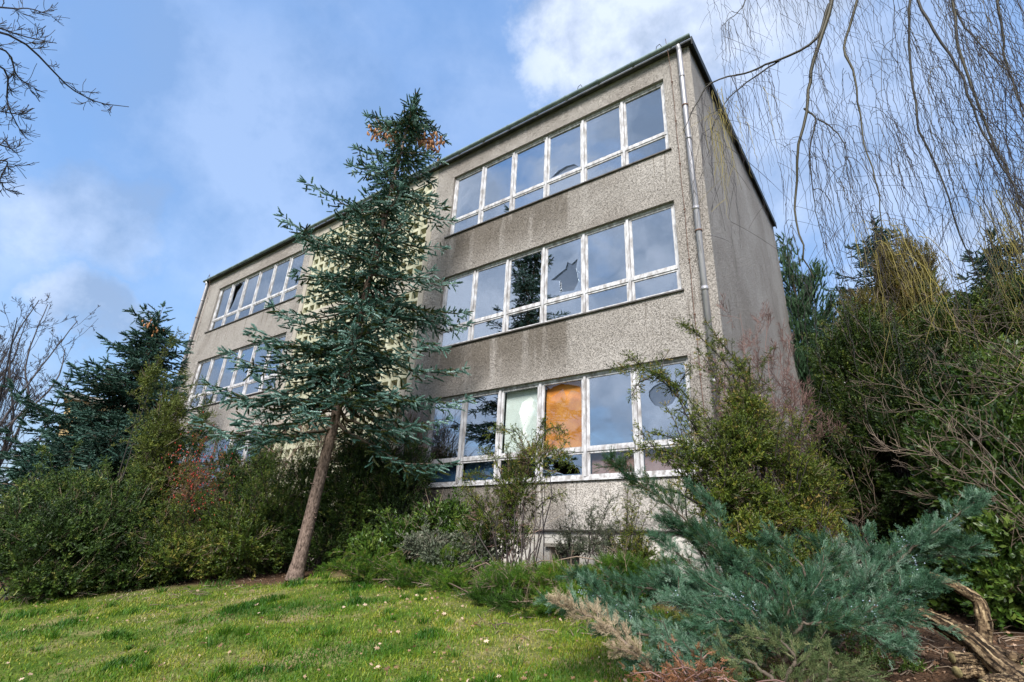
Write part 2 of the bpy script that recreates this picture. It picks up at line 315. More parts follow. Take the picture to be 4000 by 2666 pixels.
M['greyleaf'] = foliage('grey_green_leaves', [(0, (.045, .060, .035)), (.6, (.10, .12, .075)), (1, (.21, .20, .15))], .2)
M['rusty'] = foliage('orange_red_leaves', [(0, (.06, .08, .02)), (.55, (.15, .10, .03)), (1, (.38, .13, .05))], .2)
M['hip'] = foliage('red_berries', [(0, (.22, .02, .015)), (1, (.42, .05, .03))], 0, .3)
M['bluberry'] = foliage('pale_blue_berries', [(0, (.28, .36, .45)), (1, (.48, .56, .68))], 0)
M['grass'] = foliage('grass_blades', [(0, (.026, .090, .004)), (.3, (.065, .155, .006)), (.5, (.16, .23, .012)), (.68, (.28, .265, .03)), (.84, (.33, .27, .13)), (1, (.48, .39, .26))], .3)
M['leaf'] = foliage('fallen_leaves', [(0, (.12, .065, .035)), (.5, (.32, .19, .11)), (1, (.60, .44, .33))], .1)

# ------------------------------------------------------------------ ground
def gz(x, y):
    x = np.asarray(x, float); y = np.asarray(y, float)
    z = np.interp(y, [-40, -12, -8.6, -5, -2.7, -1, 30], [-1.4, -.85, -.43, .30, .70, .97, 1.1])
    return z+.035*np.sin(x*.9+1.1)*np.cos(y*.8)+.02*np.sin(x*2.3+y*1.7)-.02*np.clip(-x-8, 0, 30)
def hit(u, v):
    d = vray(u, v); s = np.linspace(1.0, 40, 4000)
    P = CAM+d[None]*s[:, None]; z = gz(P[:, 0], P[:, 1]); k = np.argmax(P[:, 2] < z)
    return P[k]
def soilmask(x, y):                 # 1 where the bed under the shrubs on the right has litter instead of turf
    a = np.clip((x-(1.2-.22*(y+5.2)))*1.2, 0, 1)*np.clip((y+6.6)*1.5, 0, 1)
    b = np.clip((y-(-3.45+.30*(x+6)*.95-.25*np.sin(x*1.3)))*2.0, 0, 1)*(x < -6)
    c = np.clip((y+2.55-.0*(x))*1.6, 0, 1)*(x > -6.2)
    return np.clip(np.maximum.reduce([a, b, c]), 0, 1)
def make_ground():
    xs = np.concatenate([[-900, -300, -120, -60, -40], np.linspace(-30, 12, 170), [20, 40, 90, 300, 900]])
    ys = np.concatenate([[-900, -200, -60, -30, -18], np.linspace(-12, 2, 90), [6, 12, 25, 60, 200, 900]])
    X, Y = np.meshgrid(xs, ys, indexing='ij'); Z = gz(X, Y); V = np.stack([X, Y, Z], -1).reshape(-1, 3)
    nx, ny = len(xs), len(ys); i, j = np.meshgrid(np.arange(nx-1), np.arange(ny-1), indexing='ij')
    a = i*ny+j; T = np.concatenate([np.stack([a, a+ny, a+ny+1], -1).reshape(-1, 3), np.stack([a, a+ny+1, a+1], -1).reshape(-1, 3)])
    cx = V[T].mean(1); acc = Acc(); acc.add(V, T, soilmask(cx[:, 0], cx[:, 1]))
    m, t, o = newmat('turf_and_soil'); g = N(t, 'ShaderNodeNewGeometry')
    n1 = noise(t, 1.6, 6, .6, g.outputs['Position']); n2 = noise(t, 26, 4, .7, g.outputs['Position']); n3 = noise(t, 60, 3, .7, g.outputs['Position'])
    r1 = ramp(t, [(.32, (.055, .10, .012)), (.5, (.10, .13, .025)), (.68, (.26, .21, .11))]); Lk(t, n1.outputs[0], r1.inputs[0])
    r2 = ramp(t, [(.35, (.55, .55, .55)), (.65, (1.3, 1.3, 1.2))]); Lk(t, n2.outputs[0], r2.inputs[0])
    mm = N(t, 'ShaderNodeMix', data_type='RGBA', blend_type='MULTIPLY'); mm.inputs[0].default_value = .9; Lk(t, r1.outputs[0], mm.inputs[6]); Lk(t, r2.outputs[0], mm.inputs[7])
    r3 = ramp(t, [(.35, (.03, .018, .011)), (.6, (.11, .065, .04)), (.72, (.20, .13, .085))]); Lk(t, n3.outputs[0], r3.inputs[0])
    a_ = N(t, 'ShaderNodeAttribute', attribute_name='rnd')
    m2 = N(t, 'ShaderNodeMix', data_type='RGBA'); Lk(t, a_.outputs['Fac'], m2.inputs[0]); Lk(t, mm.outputs[2], m2.inputs[6]); Lk(t, r3.outputs[0], m2.inputs[7])
    p = N(t, 'ShaderNodeBsdfPrincipled'); p.inputs['Roughness'].default_value = .95; p.inputs['Specular IOR Level'].default_value = .1; Lk(t, m2.outputs[2], p.inputs[0])
    b = N(t, 'ShaderNodeBump'); b.inputs['Strength'].default_value = .8; b.inputs['Distance'].default_value = .03; Lk(t, n2.outputs[0], b.inputs['Height']); Lk(t, b.outputs[0], p.inputs['Normal'])
    Lk(t, p.outputs[0], o.inputs[0])
    tag(acc.build('ground', m, None, True), kind='structure')
make_ground()

# ------------------------------------------------------------------ the school building
XR, XL, S, Z0, WH = 0.0, -6.139, 3.3, 2.582, 2.016
LW0, LW1 = -19.33, -13.19
WX0, WX1 = -20.55, .62
SC0, SC1 = -12.78, -6.8
PL, RF, BK, BKZ = 1.713, 11.80, 9.8, 12.95
def make_building():
    B = empty('school_building', (WX0, 0, 0.9), 'derelict three storey building with rough grey-brown plaster, white window strips and breeze block screens', 'building')
    # front wall with window openings
    w = QB(); TH = .36
    xc = [WX0, LW0, LW1, SC0, SC1, XL, XR, WX1]; zc = [PL]
    for k in range(3): zc += [Z0+k*S, Z0+k*S+WH]
    zc.append(RF)
    hole = set()
    for j in (1, 3, 5): hole |= {(1, j), (5, j)}
    for i in range(len(xc)-1):
        if i == 3: continue        # the screen bay
        for j in range(len(zc)-1):
            if (i, j) in hole: continue
            a, b, c, d = xc[i], xc[i+1], zc[j], zc[j+1]
            w.quad((a, 0, c), (b, 0, c), (b, 0, d), (a, 0, d)); w.quad((b, TH, c), (a, TH, c), (a, TH, d), (b, TH, d))
    for i, j in hole:
        a, b, c, d = xc[i], xc[i+1], zc[j], zc[j+1]
        w.quad((a, 0, c), (a, 0, d), (a, TH, d), (a, TH, c)); w.quad((b, 0, d), (b, 0, c), (b, TH, c), (b, TH, d))
        w.quad((a, 0, d), (b, 0, d), (b, TH, d), (a, TH, d)); w.quad((b, 0, c), (a, 0, c), (a, TH, c), (b, TH, c))
    for x in (SC0, SC1): w.quad((x, 0, PL), (x, 0, RF), (x, TH, RF), (x, TH, PL))
    # gable walls follow the roof slope
    for x, x2 in ((WX1, WX1-.36), (WX0, WX0+.36)):
        w.quad((x, 0, PL), (x, BK, PL), (x, BK, BKZ), (x, 0, RF))
        w.quad((x2, TH, PL), (x2, TH, RF), (x2, BK-.36, BKZ-.05), (x2, BK-.36, PL))
    w.quad((WX1, BK, PL), (WX0, BK, PL), (WX0, BK, BKZ), (WX1, BK, BKZ))
    w.quad((WX0, 0, PL), (WX1, 0, PL), (WX1, TH, PL), (WX0, TH, PL))
    w.build('wall', M['plaster'], B)
    # plinth set back 4 cm, with a basement window
    p = QB(); px = [WX0+.04, -2.75, -2.15, WX1-.05]; pz = [.3, 1.10, 1.42, PL]
    for i in range(3):
        for j in range(3):
            if (i, j) == (1, 1): continue
            a, b, c, d = px[i], px[i+1], pz[j], pz[j+1]; p.quad((a, .05, c), (b, .05, c), (b, .05, d), (a, .05, d))
    a, b, c, d = px[1], px[2], pz[1], pz[2]
    p.quad((a, .05, c), (a, .05, d), (a, .3, d), (a, .3, c)); p.quad((b, .05, d), (b, .05, c), (b, .3, c), (b, .3, d))
    p.quad((a, .05, d), (b, .05, d), (b, .3, d), (a, .3, d)); p.quad((b, .05, c), (a, .05, c), (a, .3, c), (b, .3, c))
    xr = px[3]; p.quad((xr, .05, .3), (xr, BK-.05, .3), (xr, BK-.05, PL), (xr, .05, PL)); p.quad((px[0], .05, .3), (px[0], BK-.05, .3), (px[0], BK-.05, PL), (px[0], .05, PL))
    p.build('plinth', M['plinth'], B)
    f = QB(); f.box(a, b, .12, .16, d-.06, d); f.box(a, b, .12, .16, c, c+.05); f.box(a, a+.05, .12, .16, c+.05, d-.06); f.box(b-.05, b, .12, .16, c+.05, d-.06)
    bw = f.build('basement_window', M['pier'], B)
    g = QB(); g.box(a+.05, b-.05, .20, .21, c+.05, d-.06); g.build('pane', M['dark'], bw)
    r = QB(); r.box(a-.08, b+.08, -.02, .05-.003, d, d+.06); r.build('lintel', M['pier'], bw)
    drip = QB(); drip.box(WX0-.01, WX1+.012, -.015, .05, PL-.022, PL-.004); drip.box(WX1-.05, WX1+.012, .05, BK, PL-.022, PL-.004); drip.build('drip_edge', M['sill'], B)
    # floors, ceilings and inner walls seen through the glass
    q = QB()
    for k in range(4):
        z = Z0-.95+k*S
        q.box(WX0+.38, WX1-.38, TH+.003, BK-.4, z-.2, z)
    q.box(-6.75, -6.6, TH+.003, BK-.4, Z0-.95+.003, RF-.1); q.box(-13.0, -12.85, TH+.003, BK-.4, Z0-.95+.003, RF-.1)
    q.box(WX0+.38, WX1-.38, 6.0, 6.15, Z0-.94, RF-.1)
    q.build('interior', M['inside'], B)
    # roof slab, trim
    rf = QB(); zb = lambda y: RF+(BKZ-RF)*y/BK
    y0, y1, xa, xb, h = -.10, BK+.12, WX0-.06, WX1+.08, .07
    for (za, zd, x0, x1, ya, yb) in ((.004, h, xa, xb, y0, y1),):
        P = [(x0, ya, zb(ya)+za), (x1, ya, zb(ya)+za), (x1, yb, zb(yb)+za), (x0, yb, zb(yb)+za)]
        Q = [(a_, b_, c_+zd) for a_, b_, c_ in P]
        rf.quad(*P[::-1]); rf.quad(*Q)
        for i in range(4): j = (i+1) % 4; rf.quad(P[i], P[j], Q[j], Q[i])
    rf.build('roof', M['roof'], B)
    for x0, x1 in ((WX1+.083, WX1+.11), (WX0-.09, WX0-.063)):
        tr = QB(); P = [(x0, y0, zb(y0)-.10), (x0, y1, zb(y1)-.10), (x0, y1, zb(y1)+.13), (x0, y0, zb(y0)+.13)]; Q = [(x1, b_, c_) for a_, b_, c_ in P]
        tr.quad(*P[::-1]); tr.quad(*Q)
        for i in range(4): j = (i+1) % 4; tr.quad(P[i], P[j], Q[j], Q[i])
        tr.build('roof_trim', M['trim'], B)
    # gutter: half round, with joint bands
    g = Acc(); gy, gzz, gr = -.165, RF+.05, .062
    th = np.linspace(-np.pi, 0, 9); n = len(th)
    prof = np.stack([gy+gr*np.cos(th), gzz+gr*np.sin(th)], 1); prof2 = np.stack([gy+(gr-.008)*np.cos(th), gzz+(gr-.008)*np.sin(th)], 1)[::-1]
    pr = np.concatenate([prof, prof2]); m_ = len(pr)
    def ext(x0, x1, pr, dy=0):
        V = np.concatenate([np.column_stack([np.full(len(pr), x0), pr]), np.column_stack([np.full(len(pr), x1), pr])]); V[:, 1] += dy
        i = np.arange(len(pr)); j = (i+1) % len(pr); k = len(pr)
        T = np.concatenate([np.stack([i, j, j+k], -1), np.stack([i, j+k, i+k], -1)]); g.add(V, T)
        for off in (0, k):
            h_ = k//2; ii = np.arange(h_-1); g.add(V[off:off+k], np.concatenate([np.stack([ii, ii+1, k-2-ii], -1), np.stack([ii, k-2-ii, k-1-ii], -1)]))
    ext(WX0-.1, -12.9, pr); ext(-12.9, WX1+.1, pr, -.03)
    band = np.stack([gy-.03+(gr+.010)*np.cos(th), gzz+(gr+.010)*np.sin(th)], 1); band = np.concatenate([band, (np.stack([gy-.03+gr*np.cos(th), gzz+gr*np.sin(th)], 1))[::-1]])
    for k in range(24):
        x = WX1-.35-k*.88; ext(x-.022, x+.022, band, 0 if x > -12.9 else .03)
    g.build('gutter', M['gutter'], B)
    # downpipes, with sleeves and clamps
    def pipe(x, y, z0, z1):
        g = Acc(); g.tube([(x, -.17, RF-.02), (x, y-.01, RF-.10), (x, y, RF-.22), (x, y, z0)], .055, 12, .5, True)
        z = RF-.9
        while z > z0+.2:
            g.tube([(x, y, z-.04), (x, y, z+.04)], .062, 12, .5, True); z -= 1.72
        o = g.build('downpipe', M['zinc'], B, True)
        z = RF-1.75
        while z > z0+.2:
            c = Acc(); c.tube([(x, y, z-.014), (x, y, z+.014)], .070, 12, .5, True); c.tube([(x, y+.04, z), (x, 0.01, z)], .012, 5); z -= 3.1
            c.build('pipe_clamp', M['rust'], o)
    pipe(.43, -.09, 1.15, RF); pipe(WX0+.10, -.09, 1.15, RF)
    # lightning conductors
    for x in (.20, -20.12):
        c = Acc(); zs = np.linspace(RF+.25, 1.2, 30); xx = x+.006*np.sin(np.arange(30)*1.7)
        yy = np.full(30, -.045); yy[0] = -.24; yy[1] = -.15
        c.tube(np.column_stack([xx, yy, zs]), .006, 5)
        for z in zs[3::3]: c.tube([(x, -.045, z), (x, .004, z)], .008, 4); c.tube([(x-.02, -.045, z), (x+.02, -.045, z)], .012, 5)
        c.build('lightning_conductor', M['rust'], B)
    # small roof hooks
    for x in (-.05, -2.05, -20.3):
        c = Acc(); c.tube([(x, -.2, RF+.07), (x+.03, -.2, RF+.2), (x+.10, -.2, RF+.23), (x+.14, -.2, RF+.12)], .008, 5); c.build('roof_hook', M['trim'], B)
    # screens: thick cream concrete breeze blocks with splayed square openings
    sy0, sy1 = .03, .25
    fr = QB()
    fr.box(SC0, SC0+.20, -.01, .3, .9, RF-.02); fr.box(SC1-.20, SC1, -.01, .3, .9, RF-.02)
    beams = [(.9, 1.55), (4.55, 5.05), (7.85, 8.35), (11.45, RF-.02)]
    for a_, b_ in beams: fr.box(SC0+.2, SC1-.2, .005, .3, a_, b_)
    fr.build('screen_frame', M['pier'], B)
    for k in range(3):
        zb0, zb1 = beams[k][1], beams[k+1][0]; xb0, xb1 = SC0+.2, SC1-.2
        nx, nz = 16, max(8, int(round((zb1-zb0)/.325))); dx, dz = (xb1-xb0)/nx, (zb1-zb0)/nz
        s = QB()
        for i in range(nx):
            for j in range(nz):
                x0, z0 = xb0+i*dx, zb0+j*dz; x1, z1 = x0+dx, z0+dz; m = .050
                O = [(x0, z0), (x1, z0), (x1, z1), (x0, z1)]; a_, b_, c_, d_ = x0+m, x1-m, z0+m, z1-m
                I = [(a_, c_), (b_, c_), (b_, d_), (a_, d_)]
                typ = (i*2+j*3) % 4          # the splayed lip turns from block to block
                e = .10; K = [list(q) for q in I]
                if typ == 0: K[0][1] += e; K[1][1] += e
                elif typ == 1: K[0][0] += e; K[3][0] += e
                elif typ == 2: K[2][1] -= e; K[3][1] -= e
                else: K[1][0] -= e; K[2][0] -= e
                for q in range(4):
                    q2 = (q+1) % 4
                    s.quad((O[q][0], sy0, O[q][1]), (O[q2][0], sy0, O[q2][1]), (I[q2][0], sy0, I[q2][1]), (I[q][0], sy0, I[q][1]))
                    s.quad((I[q][0], sy0, I[q][1]), (I[q2][0], sy0, I[q2][1]), (K[q2][0], sy1, K[q2][1]), (K[q][0], sy1, K[q][1]))
                    s.quad((K[q][0], sy1, K[q][1]), (K[q2][0], sy1, K[q2][1]), (O[q2][0], sy1, O[q2][1]), (O[q][0], sy1, O[q][1]))
        s.build('breeze_block_screen', M['concrete'], B)
    st = QB(); st.box(SC0+.2, SC1-.2, 2.2, 2.3, .9, RF-.1); st.build('stairwell_wall', M['dark'], B)  # stairwell shade painted in: near-black wall keeps the block openings dark
    # windows
    def pane_mesh(name, x0, x1, z0, z1, y, mat, parent, hole=None, tilt=(0, 0), th=.004):
        bm = bmesh.new()
        def ring(pts, yy): vs = [bm.verts.new((px_, yy, pz_)) for px_, pz_ in pts]; return [bm.edges.new((vs[i], vs[(i+1) % len(vs)])) for i in range(len(vs))]
        ed = ring([(x0, z0), (x1, z0), (x1, z1), (x0, z1)], 0)
        if hole is not None:
            W_, H_ = x1-x0, z1-z0
            ed += ring([(x0+W_*a_, z0+H_*b_) for a_, b_ in hole], 0)
        bmesh.ops.triangle_fill(bm, use_beauty=True, use_dissolve=False, edges=ed, normal=(0, -1, 0))
        r_ = bmesh.ops.extrude_face_region(bm, geom=bm.faces[:]); bmesh.ops.translate(bm, vec=(0, th, 0), verts=[v for v in r_['geom'] if isinstance(v, bmesh.types.BMVert)])
        cx_, cz_ = (x0+x1)/2, (z0+z1)/2
        for v in bm.verts: v.co.y += y+tilt[0]*(v.co.x-cx_)+tilt[1]*(v.co.z-cz_)
        bmesh.ops.recalc_face_normals(bm, faces=bm.faces[:])
        me = bpy.data.meshes.new(name); bm.to_mesh(me); bm.free(); me.materials.append(mat)
        o = bpy.data.objects.new(name, me); COL.objects.link(o); setparent(o, parent); return o
    r7 = np.random.default_rng(3)
    blob_hole = [(.50+.31*math.cos(a_)*(1+.08*math.sin(3*a_)), .60+.17*math.sin(a_)) for a_ in np.linspace(0, 2*np.pi, 15)[:-1]]
    HOLES = {('R', 2, 3, 1): [(.04, .03), (.93, .03), (.80, .13), (.55, .16), (.3, .13), (.10, .05)],
             ('R', 1, 3, 1): [(.40, .08), (.80, .04), (.93, .20), (.86, .45), (.90, .62), (.72, .55), (.60, .62), (.55, .50), (.30, .42), (.12, .36), (.38, .30)],
             ('R', 0, 3, 1): [(.06, .90), (.25, .96), (.45, .99), (.70, .95), (.95, .90), (.95, .80), (.84, .84), (.72, .86), (.60, .78), (.50, .90), (.35, .84), (.2, .80), (.08, .82)],
             ('R', 0, 2, 1): [(.62, .36), (.74, .56), (.90, .80), (.80, .86), (.55, .78), (.46, .62), (.62, .42), (.70, .30), (.80, .22), (.60, .27), (.42, .22)],
             ('R', 0, 5, 1): blob_hole, ('R', 0, 3, 0): [(.55, .06), (.96, .06), (.90, .35), (.70, .55), (.45, .80), (.25, .5), (.4, .2)],
             ('L', 2, 1, 1): [(.05, .96), (.55, .97), (.80, .93), (.62, .78), (.45, .70), (.35, .40), (.20, .18), (.06, .10), (.14, .4), (.10, .7)]}
    LAB = {('R', 0): 'ground floor window strip with an orange board and broken panes', ('R', 1): 'middle floor window strip with a cracked pane that mirrors the spruce',
           ('R', 2): 'top floor window strip under the gutter on the right wing', ('L', 2): 'top floor window strip of the far left wing with one smashed pane'}
    for side, x0, x1 in (('R', XL, XR), ('L', LW0, LW1)):
        for k in range(3):
            z0, z1 = Z0+k*S, Z0+k*S+WH; n = 6; pw = (x1-x0)/n
            fr = QB(); ya, yb = .075, .17; e = .05; tz = z0+.535
            fr.box(x0, x1, ya, yb, z1-e, z1); fr.box(x0, x1, ya, yb, z0, z0+e)
            fr.box(x0, x0+e, ya, yb, z0+e, z1-e); fr.box(x1-e, x1, ya, yb, z0+e, z1-e)
            ed = [x0+e]
            for i in range(1, n):
                xm = x0+i*pw; fr.box(xm-.026, xm+.026, ya-.015, yb, z0+e, z1-e); ed += [xm-.034, xm+.034]; fr.box(xm-.034, xm+.034, ya+.06, yb-.001, z0+e+.001, z1-e-.001)
            ed.append(x1-e)
            for i in range(n):
                a_, b_ = ed[2*i], ed[2*i+1]; fr.box(a_, b_, ya, yb, tz-.03, tz+.03)
                for c_, d_ in ((z0+e, tz-.03), (tz+.03, z1-e)):     # sashes, stepped back, with a beaded inner edge
                    sw = .038; y2, y3 = ya+.018, yb-.02
                    fr.box(a_, b_, y2, y3, d_-sw, d_); fr.box(a_, b_, y2, y3, c_, c_+sw); fr.box(a_, a_+sw, y2, y3, c_+sw, d_-sw); fr.box(b_-sw, b_, y2, y3, c_+sw, d_-sw)
                    fr.box(a_+sw, a_+sw+.012, y2+.012, y3-.01, c_+sw, d_-sw); fr.box(b_-sw-.012, b_-sw, y2+.012, y3-.01, c_+sw, d_-sw)
            W_ = fr.build('window', M['frame'], B)
            if (side, k) in LAB: W_['label'] = LAB[(side, k)]
            sl = QB(); sl.box(x0-.10, x1+.05, -.045, .072, z0-.035, z0-.008); sl.build('sill', M['sill'] if k else M['frame'], W_)
            for i in range(n):
                a_, b_ = ed[2*i]+.05, ed[2*i+1]-.05
                for u_, (c_, d_) in enumerate(((z0+e+.038, tz-.03-.038), (tz+.03+.038, z1-e-.038))):
                    h = HOLES.get((side, k, i, u_)); ti = (r7.normal()*.006, r7.normal()*.004)
                    bd = side == 'R' and k == 0 and (i, u_) in ((3, 1), (2, 1), (4, 0), (5, 0), (0, 0), (1, 0))
                    o = pane_mesh('pane', a_, b_, c_, d_, .112, M['clear'] if bd else M['glass'], W_, h, ti)
                    if h: o['label'] = 'broken window pane with a jagged hole'
                    if not bd and (side, k, i, u_) not in {('R', 0, 3, 0), ('L', 2, 1, 1)}:
                        pane_mesh('pane', a_, b_, c_, d_, .145, M['inner'], W_, None, (r7.normal()*.006, r7.normal()*.004))
            if side == 'R' and k == 0:
                def board(i, u_, mat, lab):
                    a_, b_ = ed[2*i]+.02, ed[2*i+1]-.02; c_, d_ = ((z0+e+.01, tz-.04), (tz+.04, z1-e-.01))[u_]
                    q_ = QB(); q_.box(a_, b_, .24, .255, c_, d_); o_ = q_.build('board', mat, W_); o_['label'] = lab
                board(3, 1, M['orange'], 'orange board closing a broken pane'); board(2, 1, M['pale'], 'pale green board behind broken glass')
                board(4, 0, M['redb'], 'reddish brown board behind glass'); board(5, 0, M['redb'], 'reddish brown board behind glass')
                board(0, 0, M['blueb'], 'dark blue panel behind glass'); board(1, 0, M['blueb'], 'dark blue panel behind glass')
    return B
make_building()

# ------------------------------------------------------------------ foliage templates (z axis = growth direction, about 1 unit long)
def T_shoot(n, ln, w, spread=.55, seed=1):
    g = np.random.default_rng(seed); V = []; T = []
    for i in range(n):
        t = i/(n-1)*.9; a = i*2.4+g.normal()*.3; c, s_ = math.cos(a), math.sin(a)
        o = np.array([c*.02, s_*.02, t]); l = ln*(1-.35*t)*(1+g.normal()*.1)
        tip = o+np.array([c*math.sin(spread+.5), s_*math.sin(spread+.5), math.cos(spread+.5)])*l if i < n-3 else o+np.array([c*.3, s_*.3, .95])*l
        p = np.array([-s_, c, 0])*w; b = len(V); V += [o-p, o+p, tip]; T.append((b, b+1, b+2))
    for a in (0, 1.57):
        p = np.array([math.cos(a), math.sin(a), 0])*.075; b = len(V); V += [-p, p, p*.8+[0, 0, .85], -p*.8+[0, 0, .85]]; T += [(b, b+1, b+2), (b, b+2, b+3)]
    return np.array(V, float), np.array(T)
def T_leaves(n, ln, w, seed=2, spread=1.0, stem=.012):
    g = np.random.default_rng(seed); V = []; T = []
    for i in range(n):
        t = .12+.88*i/(n-1); a = i*2.4+g.normal()*.4; el = spread*(1-.4*t)+g.normal()*.2
        d = np.array([math.cos(a)*math.sin(el), math.sin(a)*math.sin(el), math.cos(el)]); o = np.array([0, 0, t])
        sd = np.cross(d, [0, 0, 1])+g.normal(size=3)*.25; sd -= d*(sd@d); sd /= np.linalg.norm(sd)+1e-9; up = np.cross(sd, d)
        l = ln*(1+g.normal()*.2); b = len(V)
        V += [o, o+d*l*.5+sd*w+up*w*.3, o+d*l, o+d*l*.5-sd*w+up*w*.3]; T += [(b, b+1, b+2), (b, b+2, b+3)]
    for a in (0, 2.1):
        p = np.array([math.cos(a), math.sin(a), 0])*stem; b = len(V); V += [-p, p, [0, 0, 1.05]]; T.append((b, b+1, b+2))
    return np.array(V, float), np.array(T)
def T_spray(n=13, seed=3, w=.014, bl=.38):
    g = np.random.default_rng(seed); V = []; T = []
    def tri(o, d, l, ww):
        sd = np.cross(d, g.normal(size=3)); sd /= np.linalg.norm(sd)+1e-9; b = len(V); V.extend([o-sd*ww, o+sd*ww, o+d*l]); T.append((b, b+1, b+2))
    tri(np.zeros(3), np.array([0, 0, 1.0]), 1.0, w*1.3)
    for i in range(n):
        t = .08+.88*i/n; sg = 1 if i % 2 else -1; a = .65-.25*t
        d = np.array([sg*math.sin(a), g.normal()*.28, math.cos(a)]); d /= np.linalg.norm(d); l = bl*(1.05-t*.7)
        o = np.array([0, 0, t]); tri(o, d, l, w)
        for q in (.25, .45, .65, .85):
            for s2 in (-1, 1):
                e = d+np.array([0, 0, .25])+g.normal(size=3)*.45+np.array([s2*.35, 0, 0]); e /= np.linalg.norm(e); tri(o+d*l*q, e, l*.38, w*.9)
    return np.array(V, float), np.array(T)
def T_twigs(n=6, seed=5, w=.012):
    g = np.random.default_rng(seed); V = []; T = []
    def tri(o, d, l, ww):
        sd = np.cross(d, g.normal(size=3)); sd /= np.linalg.norm(sd)+1e-9; b = len(V); V.extend([o-sd*ww, o+sd*ww, o+d*l+sd*ww*.3, o+d*l-sd*ww*.3]); T.extend([(b, b+1, b+2), (b, b+2, b+3)])
    tri(np.zeros(3), np.array([0, 0, 1.0]), 1, w)
    for i in range(n):
        t = .15+.8*i/n; d = np.array([g.normal()*.5, g.normal()*.5, .8]); d /= np.linalg.norm(d); tri(np.array([0, 0, t]), d, .5*(1.1-t), w*.7)
    return np.array(V, float), np.array(T)
SHOOT = [T_shoot(24, .21, .06, .25, s_) for s_ in (1, 2)]
SHOOT_S = [T_shoot(10, .30, .06, .4, 4)]
LEAF = [T_leaves(11, .26, .062, s_) for s_ in (2, 3, 4)]
LEAF_B = [T_leaves(8, .42, .105, s_, .9) for s_ in (6, 7)]
SPRAY = [T_spray(13, s_) for s_ in (3, 4, 5)]
SPRAY_S = [T_spray(9, s_, .03) for s_ in (6, 7)]
TWIG = [T_twigs(6, s_) for s_ in (5, 6)]
PINE = [T_shoot(26, .5, .016, .25, 9)]
def scatter(acc, tm, P, D, sc_, a=None, up=None):
    P = np.asarray(P); D = np.asarray(D); n = len(P); k = rng.integers(0, len(tm), n); sc_ = np.broadcast_to(sc_, (n,))
    for i, q in enumerate(tm):
        m = k == i; acc.inst(q, P[m], D[m], sc_[m], None if a is None else np.asarray(a)[m], up)
def individuals(items, name, mat, parent, limit, n):
    for it in items[:limit]:
        a = Acc(); a.tube(it[0], it[1], n, it[2]); a.build(name, mat, parent)
    if len(items) > limit:
        a = Acc()
        for it in items[limit:]: a.tube(it[0], it[1], n, it[2])
        a.build(name, mat, parent)['kind'] = 'stuff'
def unit(v): v = np.asarray(v, float); return v/(np.linalg.norm(v, axis=-1, keepdims=True)+1e-9)
def wig(P, amp, seed):              # gentle wiggle of a polyline
    g = np.random.default_rng(seed); k = len(P); w_ = np.cumsum(g.normal(size=(k, 3)), 0); w_ -= w_[0]; w_ -= np.linspace(0, 1, k)[:, None]*w_[-1]
    return P+w_*amp
def curve(pts, n):                  # smooth polyline through points (Catmull-Rom)
    P = np.array(pts, float); P = np.concatenate([[2*P[0]-P[1]], P, [2*P[-1]-P[-2]]]); out = []
    m = len(P)-3
    for t in np.linspace(0, m-1e-6, n):
        i = int(t); f = t-i; a, b, c, d = P[i:i+4]
        out.append(.5*((2*b)+(c-a)*f+(2*a-5*b+4*c-d)*f*f+(3*b-a-3*c+d)*f**3))
    return np.array(out)

